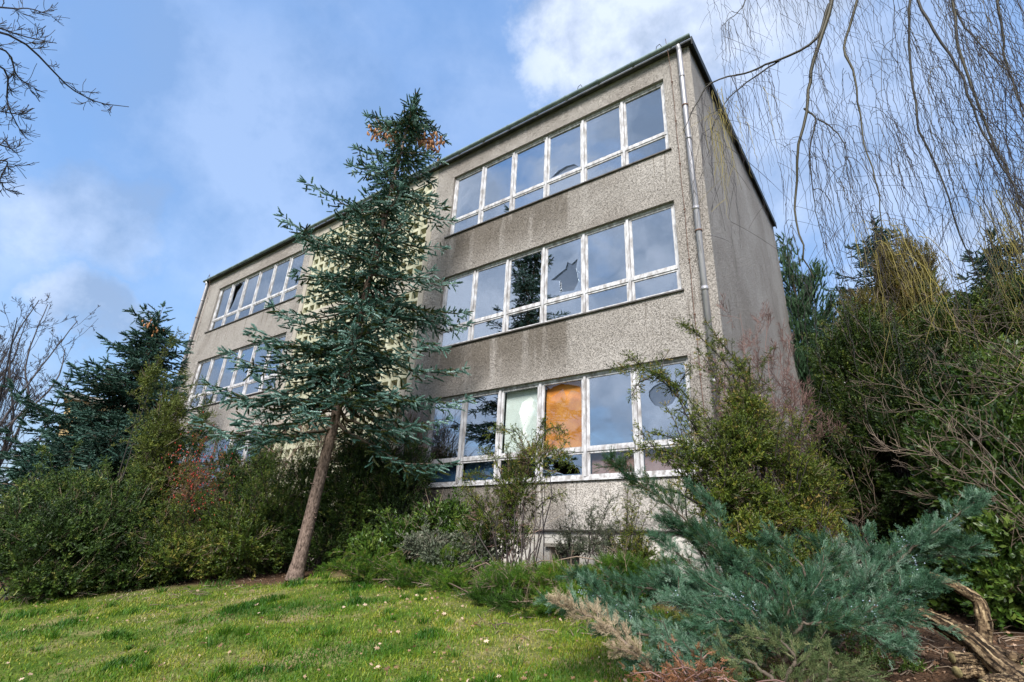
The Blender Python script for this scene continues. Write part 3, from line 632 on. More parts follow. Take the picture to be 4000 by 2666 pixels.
# ------------------------------------------------------------------ conifers
def spruce(name, label, base, top, z_start, prof, nb, tips, mats, seed, dens=1.0, sh=.13, templ=None, cones=None, rb=.15, group=None, wide=.42):
    g = np.random.default_rng(seed); base = np.array(base, float); top = np.array(top, float)
    E_ = empty(name, base, label, 'tree', group)
    H = top-base; axis = lambda z: base+H*(z-base[2])/H[2]
    tr = Acc(); zz = np.linspace(0, 1, 40); P = base+H*zz[:, None]; P[1:-1, :2] += np.cumsum(g.normal(size=(38, 2)), 0)*.004
    rad = rb*(1-zz)**.85+.012; rad[0] *= 1.35; rad[1] *= 1.1
    tr.tube(P, rad, 14)
    # stubs of dead branches below the crown
    for i in range(16):
        z = base[2]+.4+(z_start-base[2]-.3)*g.random(); a = g.random()*6.28; o = axis(z); d = np.array([math.cos(a), math.sin(a), .1]); tr.tube([o+d*rb*.6, o+d*(rb*.85+.05+.06*g.random())], [.014, .008], 5, .5, True)
    tr.build('trunk', mats[1], E_, True)
    limbs = Acc(); fol = Acc(); SP = []; SD = []; SA = []
    br = []
    for i in range(nb):
        nw = nb/5.2; t = (int(i/5.2)+.5+g.normal()*.10)/nw; t = min(max(t, .01), .98)**1.1; z = z_start+(top[2]-.35-z_start)*t; az = i*2.399+g.normal()*.25
        br.append((axis(z), az, prof(t)*(.72+.4*g.random()), None, t))
    for tp in tips:
        tip = np.array(tp[0]); Rr = np.linalg.norm(tip[:2]-axis(tip[2])[:2]); z = min(tip[2]-Rr*tp[1], top[2]-.3); br.append((axis(z), 0, Rr, tip, (z-z_start)/(top[2]-z_start)))
    for o, az, Rr, tip, t in br:
        if tip is None: tip = o+np.array([math.cos(az)*Rr, math.sin(az)*Rr, Rr*(.30*t-.20+.18*g.normal())])
        tint = g.normal()*.10
        s_ = np.linspace(0, 1, 14)[:, None]; Pb = o+(tip-o)*s_
        Pb[:, 2] -= (np.sin(s_[:, 0]*np.pi)*Rr*(.12-.10*t)); Pb = wig(Pb, .012*Rr, int(g.integers(1e6)))
        limbs.tube(Pb, np.linspace(.012+.012*Rr, .004, 14), 4)
        L_ = Rr; n = max(4, int(L_/.125*dens)); side = unit(np.cross(tip-o, [0, 0, 1])); fw = unit(tip-o)
        for k in range(n):
            s0 = .05+.95*(k+.5)/n
            if z_start > o[2]-.5 and s0 < .3 and g.random() < .7: continue
            i0 = s0*13; ii = min(int(i0), 12); p0 = Pb[ii]+(Pb[ii+1]-Pb[ii])*(i0-ii)
            for sg in (-1, 1, 0):
                if sg == 0 and g.random() < .68: continue
                l = (.11+wide*L_**.6*(1-s0)**.75*(.55+.6*g.random()))*(1 if sg else .85)
                d = unit(fw*(.75+.2*g.normal())+side*sg*(.85+.15*g.normal())+np.array([0, 0, -.22*(1-s0)-.10+.11*g.normal()]) if sg else fw*.3+np.array([0, 0, -.8+.2*g.normal()])+side*g.normal()*.3)
                ns = max(1, int(l/(sh*.40))); q = (np.arange(ns)+.6)/ns
                pp = p0+d*l*q[:, None]; pp[:, 2] -= .10*l*q**2 if sg else 0
                if l > .3: limbs.tube([p0, p0+d*l*.5, pp[-1]], [.006, .004, .002], 3)
                alt = np.where(np.arange(ns) % 2 == 0, 1, -1)[:, None]; sd2 = unit(np.cross(d, [0, 0, 1]))
                dd = d*.8+sd2*alt*.65*(q[:, None] < .93)+g.normal(size=(ns, 3))*.18+np.array([0, 0, .10])
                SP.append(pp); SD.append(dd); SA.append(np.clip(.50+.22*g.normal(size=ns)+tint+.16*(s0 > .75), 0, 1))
        m = 5; SP.append(np.repeat(Pb[-1:], m, 0)); SD.append(fw+g.normal(size=(m, 3))*.45+np.array([0, 0, .25])); SA.append(np.full(m, .7))
    # leader
    zt = np.linspace(.0, 1, 14); m = 60; q = g.random(m); SP.append(top-np.array([0, 0, 1.1])*q[:, None]*1.0+np.array([0, 0, 0])); SD.append(np.column_stack([g.normal(size=m), g.normal(size=m), np.full(m, 1.0)])); SA.append(np.full(m, .5))
    SP = np.concatenate(SP); SD = np.concatenate(SD); SA = np.concatenate(SA)
    SP += g.normal(size=SP.shape)*.006
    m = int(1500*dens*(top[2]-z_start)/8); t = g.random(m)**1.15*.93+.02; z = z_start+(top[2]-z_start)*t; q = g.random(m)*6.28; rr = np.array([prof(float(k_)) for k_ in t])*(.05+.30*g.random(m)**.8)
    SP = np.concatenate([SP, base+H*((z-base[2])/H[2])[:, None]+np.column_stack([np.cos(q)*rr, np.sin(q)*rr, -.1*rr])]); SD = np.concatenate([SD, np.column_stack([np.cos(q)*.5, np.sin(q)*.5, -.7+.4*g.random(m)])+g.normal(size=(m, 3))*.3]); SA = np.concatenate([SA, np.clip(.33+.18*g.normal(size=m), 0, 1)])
    keep = SP[:, 2] > gz(SP[:, 0], SP[:, 1])+.05; SP, SD, SA = SP[keep], SD[keep], SA[keep]
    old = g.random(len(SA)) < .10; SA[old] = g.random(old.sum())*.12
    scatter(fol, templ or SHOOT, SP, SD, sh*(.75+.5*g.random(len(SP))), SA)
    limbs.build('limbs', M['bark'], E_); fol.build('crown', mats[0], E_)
    if cones:
        cones_ = []
        for (p, n, rr) in cones:
            p = np.array(p)
            for i in range(n):
                o = p+g.normal(size=3)*np.array([rr, rr, rr*.55]); l = .09+.04*g.random(); d = np.array([g.normal()*.12, g.normal()*.12, -1])
                cones_.append(([o, o+d*l*.12, o+d*l*.35, o+d*l*.7, o+d*l], [.006, .020, .026, .021, .006], g.random()))
        individuals(cones_, 'cone', M['cone'], E_, 100, 6)
    return E_

# main spruce
SB = hit(676, 1334); SPT = at(957, 214, -2.65); RT = math.hypot(SB[0]-CAM[0], SB[1]-CAM[1])
def mt(u, v, dr=0.): return pt(u, v, RT+dr)
MT = [((648, 497), -.55, .25), ((703, 420), -.5, .2), ((690, 545), 0, .1), ((847, 268), -.3, .35), ((860, 300), .3, .3), ((821, 342), -.3, .25), ((808, 381), -.2, .2), ((1020, 325), -.1, -.05),
      ((1012, 372), -.3, .15), ((985, 318), .2, .1), ((1020, 477), -.1, .1), ((1033, 507), -.2, .1), ((1016, 570), -.4, .05), ((1040, 653), -.2, .0), ((1070, 717), -.3, 0),
      ((990, 420), .3, .1), ((729, 623), -.3, .1), ((629, 705), -.4, .1), ((578, 765), -.2, .0), ((525, 810), -.3, -.02), ((484, 885), -.1, -.05), ((465, 967), -.5, -.12),
      ((1073, 745), -.2, -.05), ((1066, 847), -.3, -.08), ((1073, 915), -.5, -.12), ((1025, 963), -.8, -.15), ((1038, 1065), -.9, -.32), ((600, 880), -.9, -.1), ((560, 960), -1.2, -.15), ((900, 905), -1.6, -.15), ((820, 880), -1.9, -.1),
      ((950, 975), -1.3, -.2), ((700, 940), -1.5, -.2), ((880, 560), -1.4, .1), ((760, 640), -1.2, .1), ((840, 740), -1.7, 0), ((960, 800), -1.3, -.05), ((620, 800), -.8, 0), ((920, 680), -1.0, .1)]
tips = [(mt(u, v, dr), rise) for (u, v), dr, rise in MT]
prof = lambda t: float(np.interp(t, [0, .15, .4, .6, .8, .92, 1], [1.7, 1.8, 1.4, .95, .60, .32, .08]))
spruce('spruce', 'tall blue-green spruce with a leaning bare lower trunk standing on the lawn', SB, SPT, 3.6, prof, 54, tips,
       (M['spruce'], M['spruce_bark']), 11, 1.0, .178, cones=[(mt(950, 288, -.15), 70, .13), (mt(943, 262, -.1), 35, .07), (mt(992, 326, -.1), 75, .15), (mt(965, 318, -.1), 45, .13), (mt(975, 330, -.4), 40, .16), (mt(900, 320, -.4), 30, .12), (mt(872, 302, .2), 60, .15), (mt(905, 305, 0), 25, .08), (mt(925, 335, -.1), 26, .12)], rb=.105, wide=.34)
# left spruce, wide skirt
RL = 19.0; LB = pt(225, 1165, RL); LB[2] = float(gz(LB[0], LB[1])); LT = pt(365, 725, RL)
LTips = [((375, 705), .6, .5), ((306, 717), .4, .5), ((335, 712), .2, .6), ((242, 779), .1, .2), ((175, 845), .3, .1), ((425, 788), .2, .05), ((416, 834), .2, 0), ((416, 868), .3, -.05), ((412, 905), .5, -.1), ((140, 886), .0, .1), ((150, 912), -.5, .1),
         ((61, 974), -.6, .1), ((90, 1020), -1, .05), ((21, 1046), -.8, .0), ((5, 1085), -1.2, 0), ((200, 950), -3, .05), ((270, 980), -3.5, .05), ((330, 1000), -2.5, 0), ((130, 1010), -2.8, .05), ((210, 1050), -4, 0), ((60, 1085), -3, 0), ((380, 960), .3, -.1)]
prof2 = lambda t: float(np.interp(t, [0, .3, .55, .8, 1], [4.1, 3.0, 1.9, 1.1, .2]))
spruce('spruce', 'wide-skirted blue spruce with a three-pronged top at the far left end of the building', LB, LT, LB[2]+.8, prof2, 120, [(pt(u, v, RL+dr), ri) for (u, v), dr, ri in LTips], (M['spruce2'], M['bark']), 12, .85, .25, SHOOT_S,
       cones=[(pt(345, 750, RL-.3), 22, .2)], rb=.2)
# two dark spruces behind the right hedge
for (u, v, r, sd_, ub, lab) in ((2008, 505, 17, 13, 2060, 'dark thin-topped spruce behind the left side of the columnar thuja at the right'), (2275, 535, 16, 14, 2330, 'dark bushy spruce behind the hedge at the far right edge')):
    tp = pt(u, v, r); bs = pt(ub, 1150, r); bs[2] = float(gz(bs[0], bs[1]))
    spruce('spruce', lab, bs, tp, bs[2]+1.5, lambda t: float(np.interp(t, [0, .5, .85, 1], [2.3, 1.9, 1.0, .25])), 90, [], (M['spruce2'], M['bark']), sd_, .6, .2, SHOOT_S, group='spruces behind the hedge')

# pine behind the right corner of the building
def pine():
    r = 19.; bs = pt(1850, 1100, r); bs[2] = float(gz(bs[0], bs[1])); g = np.random.default_rng(21)
    E_ = empty('pine_tree', bs, 'pine with upswept long-needled branches showing past the right rear corner of the building', 'tree')
    tr = Acc(); top = pt(1822, 640, r); P = curve([bs, (bs+top)/2+np.array([.2, 0, 0]), top], 20); tr.tube(P, np.linspace(.2, .03, 20), 8); fo = Acc(); li = Acc()
    ends = [(1812, 592, 0), (1880, 620, 0), (1868, 640, -.4), (1850, 700, -.5), (1797, 555, 1), (1840, 760, -.6), (1815, 700, 0), (1900, 705, -.6), (1925, 690, 0), (1880, 760, -.6), (1800, 800, 0), (1860, 830, -.8), (1820, 860, -.5), (1900, 830, .5), (1840, 920, -.5), (1800, 900, 0), (1790, 660, .5),
            (1920, 760, .3), (1830, 810, -1), (1805, 740, -.5), (1870, 870, 0), (1950, 720, 0.6), (1940, 800, 0.2), (1840, 650, 0.2), (1880, 930, -.3), (1920, 900, 0)]
    for u, v, dr in ends:
        e = pt(u, v, r+dr); i = int(np.clip(np.argmin(abs(P[:, 2]-(e[2]-1.2))), 0, 18)); q = curve([P[i], (P[i]+e)/2+np.array([0, 0, -.25]), e], 12); li.tube(q, np.linspace(.05, .012, 12), 5)
        for k in range(3, 12):
            m = 12; pp = q[k]+g.normal(size=(m, 3))*.17; scatter(fo, PINE, pp, unit(e-P[i])*.8+np.array([0, 0, .7])+g.normal(size=(m, 3))*.5, .30, np.clip(.5+g.normal(size=m)*.25, 0, 1))
    tr.build('trunk', M['bark'], E_); li.build('limbs', M['bark'], E_); fo.build('crown', M['pine'], E_)
pine()

# ------------------------------------------------------------------ broad shrubs
def bush(name, label, cat, blobs, tm, mat, n, size, seed, base=None, stems=6, group=None, upb=.6, shoots=0, shl=.6, holes=.32, twig='darktwig', barefr=.05, bare='tantwig', shootleaf=True, low=True, extra=None):
    """blobs: (u, v, r, half width px, half height px, half depth m) seen in the photo, placed at horizontal distance r"""
    g = np.random.default_rng(seed); B = []
    for (u, v, r, ru, rv, rd) in blobs:
        k = pxm(u, v, r); B.append((pt(u, v, r), ru*k, rv*k, rd))
    c0 = B[0][0] if base is None else np.array(base, float); bz = np.array([c0[0], c0[1], float(gz(c0[0], c0[1]))])
    E_ = empty(name, bz, label, cat, group)
    vol = np.array([b[1]*b[2]*b[3] for b in B])**.7; vol /= vol.sum(); fo = Acc(); li = Acc(); ba = Acc()
    ph = g.random(3)*9
    for (c, a, b, d), w_ in zip(B, vol):
        m = int(n*w_)*2; q = unit(g.normal(size=(m, 3))); pp_ = g.random(4)*6.28; rug = .84+.20*np.sin(q[:, 0]*5+pp_[0])*np.cos(q[:, 2]*4+pp_[1])+.13*np.sin(q[:, 2]*10+pp_[2])*np.sin(q[:, 0]*11+pp_[3]); rr = g.random(m)**(1/3.2)*rug*np.where(g.random(m) < .12, 1.12, 1.0)
        X = unit(np.cross([0, 0, 1], c-CAM)); Yv = unit(np.array([c[0]-CAM[0], c[1]-CAM[1], 0])); L3 = np.stack([q[:, 0]*rr*a, q[:, 1]*rr*d, q[:, 2]*rr*b], -1)
        P = c+L3[:, :1]*X+L3[:, 1:2]*Yv+L3[:, 2:]*np.array([0, 0, 1.0])
        f = 5.2/max(.5, min(a, b)+.4); f = f*(.8+.5*g.random()); nz = np.sin(P[:, 0]*f+ph[0])*np.sin(P[:, 1]*f+ph[1])+np.sin(P[:, 2]*f*1.2+ph[2])*np.cos(P[:, 0]*f*.7)+.45*np.sin(P[:, 0]*f*2.9+P[:, 2]*f*2.3)
        keep = (nz+g.normal(size=m)*.28 > -.85+holes*2.6) & (P[:, 2] > gz(P[:, 0], P[:, 1])+.02); P = P[keep][:int(n*w_)]; q = q[keep][:int(n*w_)]; nz = nz[keep][:int(n*w_)]
        out = unit(P-c+np.array([0, 0, 1e-3])); D = out*.8+np.array([0, 0, upb])+g.normal(size=P.shape)*.45
        A = np.clip(.46+.20*g.normal(size=len(P))+.05*np.sin(P[:, 0]*2.1+P[:, 2]*2.7+ph[1])+.13*g.normal(), 0, 1); nb = int(len(P)*barefr)
        scatter(fo, tm, P[nb:], D[nb:], size*(.65+.7*g.random(len(P)-nb)), A[nb:])
        if nb: scatter(ba, TWIG, P[:nb], D[:nb], size*2.2*(.6+.8*g.random(nb)), g.random(nb))
        ns = max(2, int(stems*w_*len(B)*.45))
        for i in range(ns):
            e = c+unit(g.normal(size=3))*np.array([a, d, b]).min()*.8*g.random(); s0 = np.array([c[0]*.6+bz[0]*.4, c[1]*.6+bz[1]*.4, 0])+g.normal(size=3)*[.15, .15, 0]; s0[2] = float(gz(s0[0], s0[1]))-.02
            li.tube(wig(curve([s0, s0*.4+e*.6+g.normal(size=3)*.12, e], 9), .015, int(g.integers(1e6))), np.linspace(.013, .004, 9), 4, g.random())
        for i in range(int(shoots*1.9*w_+.5)):                      # long free shoots that break the outline
            q1 = unit(g.normal(size=3)+np.array([0, 0, .9])); s0 = c+q1*np.array([a, a, b])*.75; l = shl*(.5+g.random()); dd = unit(q1*.7+np.array([0, 0, .6])+g.normal(size=3)*.35)
            e = s0+dd*l+np.array([0, 0, -.12*l]); pth = wig(curve([s0, s0+dd*l*.55+np.array([0, 0, .06*l]), e], 8), .01, int(g.integers(1e6)))
            (li if shootleaf else ba).tube(pth, np.linspace(.006, .0022, 8), 3, g.random())
            if shootleaf:
                m = int(l/.022); ii = g.random(m)*7; i0 = ii.astype(int).clip(0, 6); pp = pth[i0]+(pth[i0+1]-pth[i0])*(ii-i0)[:, None]; scatter(fo, tm, pp, dd+g.normal(size=(m, 3))*.9, size*.7*(.5+.6*g.random(m)), np.clip(.6+.2*g.normal(size=m), 0, 1))
    if extra: extra(fo, li, ba, g)
    fo.build('foliage', mat, E_)
    if li.V: li.build('stems', M[twig], E_)
    if ba.V: ba.build('bare_twigs', M[bare], E_)
    return E_
def arching(fo, li, g, ctrl, leaf, sz, gap=.03, w_=.012, side=True, a0=.55):
    """one long arching shoot through photo points (u, v, r), with leafy side sprigs"""
    P = wig(curve([c if len(c) == 4 else pt(*c) for c in ctrl], 24), .006, int(g.integers(1e6))); L_ = np.linalg.norm(np.diff(P, axis=0), axis=1).sum()
    li.tube(P, np.linspace(w_, .003, 24), 4, g.random()); m = int(L_/gap); ii = np.sort(g.random(m))*22.9; i0 = ii.astype(int); pp = P[i0]+(P[i0+1]-P[i0])*(ii-i0)[:, None]; t = ii/23
    fwd = unit(P[i0+1]-P[i0]); D = fwd*.5+g.normal(size=(m, 3))*.8
    scatter(fo, leaf, pp, D, sz*(.5+.7*g.random(m)), np.clip(a0+.25*g.normal(size=m), 0, 1))
    if side:
        for k in range(int(L_/.14)):
            i = g.integers(3, 22); d = unit(fwd[min(i*m//24, m-1)]*.7+g.normal(size=3)*.8); l = (.12+.30*g.random())*(1.1-i/24)+.05; e = P[i]+d*l
            li.tube([P[i], P[i]+d*l*.5+g.normal(size=3)*.01, e], [.005, .003, .002], 3, g.random()); q = int(l/.022)+1; tt = g.random((q, 1)); scatter(fo, leaf, P[i]+d*l*tt, d*.6+g.normal(size=(q, 3))*.8, sz*(.45+.5*g.random(q)), np.clip(a0+.25*g.normal(size=q), 0, 1))

# left hedge, one shrub after another
bush('evergreen_shrub', 'broad dark evergreen shrub filling the lower left corner by the lawn', 'shrub', [(150, 1260, 12.4, 150, 105, 1.3), (60, 1225, 13.0, 90, 85, 1.2), (255, 1225, 12.6, 120, 100, 1.2), (130, 1345, 11.9, 90, 45, .6), (280, 1330, 12.0, 90, 50, .6), (190, 1150, 13.2, 120, 45, .9)], LEAF, M['privet'], 14000, .17, 31, stems=40, shoots=70, shl=.6, holes=.10)
bush('yellow_green_shrub', 'tall narrow yellow-green shrub rising in front of the left downpipe', 'shrub', [(365, 1010, 13.0, 48, 110, .6), (350, 1140, 12.9, 60, 90, .7), (385, 1220, 12.7, 70, 90, .7), (338, 880, 13.2, 14, 60, .25)], LEAF, M['yellowg'], 4200, .15, 32, stems=20, shoots=60, shl=.7, holes=.26)
bush('rose_shrub', 'thin rose shrub with red hips in front of the lower left windows', 'shrub', [(460, 1135, 12.4, 55, 60, .6), (440, 1190, 12.4, 80, 60, .6), (430, 1100, 12.5, 40, 40, .4)], LEAF, M['rusty'], 850, .11, 33, stems=14, shoots=26, holes=.35, barefr=.5, bare='redtwig',
     extra=lambda fo, li, ba, g: None)
bush('evergreen_shrub', 'mid green shrub in the middle of the left hedge below the red hips', 'shrub', [(440, 1280, 11.9, 130, 75, .9), (560, 1250, 11.6, 100, 85, .9), (360, 1290, 12.0, 90, 70, .8), (510, 1200, 12.1, 60, 50, .6)], LEAF, M['hedge'], 7000, .15, 34, stems=26, shoots=55, shl=.6, holes=.16)
bush('evergreen_shrub', 'upright dark shrub with leafy spikes left of the leaning spruce trunk', 'shrub', [(570, 1140, 12.3, 40, 95, .6), (620, 1200, 11.8, 75, 110, .7), (520, 1090, 12.6, 26, 70, .4), (605, 1070, 12.4, 24, 50, .3), (455, 1000, 12.8, 13, 80, .3)], LEAF, M['privet'], 4200, .15, 35, stems=24, shoots=36, shl=.7, holes=.27)
bush('evergreen_thicket', 'very dark dense thicket right behind the leaning spruce trunk', 'shrub', [(700, 1180, 11.8, 80, 130, .8), (820, 1170, 11.6, 110, 130, .9), (910, 1180, 11.3, 80, 110, .8), (850, 1060, 11.9, 80, 50, .6), (760, 1260, 11.4, 130, 55, .6), (950, 1090, 11.4, 40, 70, .5)], LEAF, M['privet'], 10500, .16, 36, stems=50, shoots=50, shl=.6, holes=.14)
bush('tangled_shrub', 'tangle of red-brown bare stems above the dark thicket behind the spruce', 'shrub', [(720, 1040, 12.3, 110, 70, .6), (860, 1030, 12.2, 100, 65, .6), (640, 1090, 12.5, 50, 40, .5), (925, 1020, 12.0, 50, 80, .5)], LEAF, M['firethorn'], 2100, .13, 37, stems=46, shoots=70, shl=.9, holes=.28, barefr=.62, bare='redtwig', shootleaf=False)
bush('laurel_shrub', 'broad-leaved green shrub against the plinth right of the dark thicket', 'shrub', [(1010, 1225, 9.9, 70, 52, .5), (930, 1250, 10.1, 60, 50, .5), (1080, 1250, 9.6, 55, 38, .4), (1040, 1190, 10.0, 45, 30, .4), (860, 1275, 10.1, 60, 35, .4)], LEAF_B, M['laurel'], 2600, .15, 38, stems=16, shoots=14, shl=.4, holes=.2)
bush('grey_leaved_shrub', 'low greyish shrub on the green juniper below the basement wall', 'shrub', [(1030, 1290, 8.9, 70, 26, .4), (1110, 1270, 8.9, 55, 26, .4), (980, 1262, 9.2, 55, 26, .4)], LEAF_B, M['greyleaf'], 1500, .12, 39, stems=8, shoots=12, shl=.35, holes=.15)

def hips(fo, li, ba, g): pass
# red hips of the rose shrub are berries of their own material: one part
def rose_hips():
    p = [o for o in bpy.data.objects if o.name.startswith('rose_shrub')][0]; g = np.random.default_rng(5); L_ = []
    for i in range(230):
        u, v = 455+g.normal()*42, 1110+g.normal()*55; o = pt(u, v, 12.1+g.normal()*.3); L_.append(([o+[0, 0, .018], o+[0, 0, .010], o-[0, 0, .008], o-[0, 0, .016]], [.002, .009, .009, .002], g.random()))
    individuals(L_, 'rose_hip', M['hip'], p, 100, 5)
rose_hips()

# firethorn with arching shoots in front of the ground floor windows (centre)
def centre_arches(fo, li, ba, g):
    for c in ([(1160, 1250, 8.6), (1190, 1120, 8.5), (1230, 1010, 8.4), (1252, 965, 8.3)], [(1180, 1200, 8.5), (1150, 1110, 8.4), (1090, 1090, 8.3), (1065, 1100, 8.3)], [(1200, 1120, 8.5), (1255, 1040, 8.3), (1295, 1045, 8.2), (1325, 1080, 8.2)],
              [(1180, 1180, 8.5), (1140, 1060, 8.4), (1110, 1040, 8.4)], [(1170, 1240, 8.5), (1120, 1180, 8.4), (1080, 1130, 8.3), (1058, 1125, 8.3)], [(1210, 1120, 8.5), (1200, 1010, 8.4), (1160, 985, 8.3), (1120, 1000, 8.3)],
              [(1190, 1120, 8.5), (1245, 1000, 8.4), (1290, 990, 8.3), (1300, 1060, 8.2)], [(1200, 1240, 8.6), (1240, 1160, 8.5), (1300, 1130, 8.4)]): arching(fo, li, g, c, LEAF, .105, .024, .010)
bush('firethorn', 'arching reddish-leaved firethorn in front of the orange board and broken ground floor panes', 'shrub', [(1185, 1120, 8.5, 55, 60, .35), (1240, 1065, 8.4, 62, 42, .3), (1130, 1180, 8.6, 50, 60, .35), (1180, 1210, 8.6, 60, 55, .35), (1100, 1230, 8.8, 40, 45, .3)], LEAF, M['firethorn'], 2500, .10, 41, stems=18, shoots=40, shl=.4, holes=.3, barefr=.18, bare='redtwig', extra=centre_arches)
# saplings along the plinth
for i, (u, vt, vb, r, lab) in enumerate(((1352, 1130, 1275, 9.1, 'thin leafy seedling beside the basement window'), (1440, 1120, 1280, 8.9, 'tallest thin seedling in front of the pale plinth'), (1395, 1180, 1280, 9.0, 'short bushy seedling at the foot of the plinth'), (1480, 1210, 1290, 8.7, 'leafy seedling at the right end of the visible plinth'), (1310, 1190, 1280, 9.2, 'bare-topped seedling left of the basement window'))):
    def ex(fo, li, ba, g, u=u, vt=vt, vb=vb, r=r):
        for k in range(7):
            du = g.normal()*22; arching(fo, li, g, [(u+du*.2, vb, r), (u+du*.6, (vt+vb)/2, r), (u+du*1.3, vt+abs(g.normal())*35, r-.05)], LEAF, .085, .034, .007)
    bush('seedling', lab, 'shrub', [(u, vb-12, r, 30, 16, .25)], LEAF, M['firethorn'] if i % 2 else M['greyleaf'], 150, .10, 50+i, stems=5, shoots=4, shl=.25, holes=.2, group='seedlings along the plinth', extra=ex)

# big firethorn at the right corner
def corner_arches(fo, li, ba, g):
    A_ = [[(1760, 1290, 6.3), (1690, 1120, 6.4), (1600, 940, 6.3), (1520, 860, 6.2), (1400, 845, 6.1)], [(1740, 1250, 6.4), (1650, 1060, 6.4), (1560, 920, 6.3), (1500, 860, 6.2), (1440, 815, 6.1)],
          [(1760, 1200, 6.6), (1720, 1000, 6.6), (1680, 860, 6.6), (1600, 770, 6.5), (1565, 745, 6.5)], [(1760, 1200, 6.6), (1740, 960, 6.7), (1690, 830, 6.6), (1620, 735, 6.6)], [(1760, 1200, 6.5), (1640, 1080, 6.3), (1560, 1010, 6.2), (1480, 990, 6.1)],
          [(1750, 1250, 6.4), (1600, 1120, 6.2), (1520, 1050, 6.1), (1465, 985, 6.1)], [(1770, 1200, 6.7), (1780, 1020, 6.8), (1730, 900, 6.8), (1690, 820, 6.7)], [(1740, 1270, 6.3), (1620, 1160, 6.2), (1520, 1115, 6.1), (1440, 1105, 6.1)],
          [(1700, 1100, 6.4), (1610, 1000, 6.2), (1560, 900, 6.2), (1590, 840, 6.1)], [(1790, 1150, 6.8), (1830, 1010, 7.0), (1860, 930, 7.2)], [(1700, 1180, 6.3), (1580, 1060, 6.2), (1500, 1030, 6.1), (1430, 1040, 6.0)], [(1680, 1080, 6.5), (1640, 950, 6.5), (1640, 860, 6.5), (1600, 800, 6.4)],
          [(1560, 900, 6.3), (1520, 850, 6.2), (1540, 800, 6.2)], [(1500, 870, 6.2), (1470, 880, 6.1), (1450, 910, 6.1)]]
    for c in A_: arching(fo, li, g, c, LEAF, .095, .017, .014)
bush('firethorn', 'large yellow-green firethorn arching over the right end of the ground floor windows and the downpipe', 'shrub', [(1760, 1120, 6.6, 105, 110, .7), (1690, 1040, 6.5, 75, 85, .5), (1820, 1230, 6.8, 110, 90, .7), (1720, 940, 6.7, 48, 70, .4), (1650, 1130, 6.3, 75, 60, .45), (1700, 1230, 6.3, 80, 70, .5), (1860, 1130, 7.2, 70, 80, .6), (1590, 1060, 6.2, 50, 45, .3), (1760, 1300, 6.2, 95, 55, .5), (1850, 1290, 6.6, 90, 60, .5)], LEAF, M['firethorn'], 10500, .105, 42, stems=34, shoots=120, shl=.5, holes=.34, extra=corner_arches)

# bare shrubs
def bare_tree(name, label, cat, base, ends, mat, seed, r0, sub=7, twl=.5, level=2, group=None, mid=None, jit=.1, minr=.003, trunk=None):
    g = np.random.default_rng(seed); E_ = empty(name, base, label, cat, group); a = Acc(); b = Acc()
    def grow(P, r_, lv):
        (a if lv == 0 else b).tube(P, np.linspace(r_, max(minr, r_*.25), len(P)), 6 if lv == 0 else 3, g.random())
        if lv >= level: return
        L_ = np.linalg.norm(P[-1]-P[0]); k = int(sub*(1 if lv == 0 else .7))+1
        for i in range(k):
            t = .22+.76*(i+g.random())/k; q = t*(len(P)-1); ii = min(int(q), len(P)-2); o = P[ii]+(P[ii+1]-P[ii])*(q-ii); d = unit(P[ii+1]-P[ii])
            e = unit(d*.9+g.normal(size=3)*.55+np.array([0, 0, .12])); l = twl*(.45**lv)*(1.15-t*.7)*(.6+.8*g.random())*(1 if lv else max(.6, L_*.33))
            grow(wig(curve([o, o+e*l*.5, o+(e+np.array([0, 0, .15])+g.normal(size=3)*.15)*l], 7), l*.012, int(g.integers(1e6))), max(minr, r_*(1-t*.7)*.42), lv+1)
    for c in ends:
        P = curve(c, 18); grow(wig(P, jit*.05*np.linalg.norm(P[-1]-P[0]), int(g.integers(1e6))), r0, 0)
    a.build('trunk' if trunk is None else trunk, mat, E_, True); b.build('twigs', mat, E_)
    return E_
def G(u, v, r): p = pt(u, v, r); p[2] = float(gz(p[0], p[1])); return p
# red-brown twiggy shrub before the side wall
g_ = np.random.default_rng(77); bs = G(1790, 1250, 8.0); ends = []
for (u, v) in ((1700, 720), (1672, 800), (1735, 745), (1760, 735), (1790, 790), (1815, 830), (1830, 905), (1650, 850), (1870, 950), (1720, 860), (1745, 900), (1890, 1010), (1690, 930), (1810, 1000), (1925, 980), (1850, 880)):
    e = pt(u, v, 8.0+g_.normal()*.25); m_ = (bs+e)/2+np.array([0, 0, .15])+g_.normal(size=3)*.1; ends.append([bs+g_.normal(size=3)*[.08, .08, 0], m_, e])
bare_tree('bare_shrub', 'leafless reddish twiggy shrub against the grey side wall', 'shrub', bs, ends, M['redtwig'], 61, .009, 9, .5, 3, trunk='stems', minr=.0024)
bs = G(1930, 1250, 8.6); ends = []
for i in range(22):
    u, v = 1920+g_.normal()*55, 960+g_.random()*190; e = pt(u, v, 8.3+g_.normal()*.3); ends.append([bs+g_.normal(size=3)*[.15, .15, 0], (bs+e)/2+g_.normal(size=3)*.18, e])
bare_tree('bare_shrub', 'tangle of tan leafless stems between the building corner and the tall hedge', 'shrub', bs, ends, M['tantwig'], 62, .008, 7, .4, 2, trunk='stems', minr=.0024)

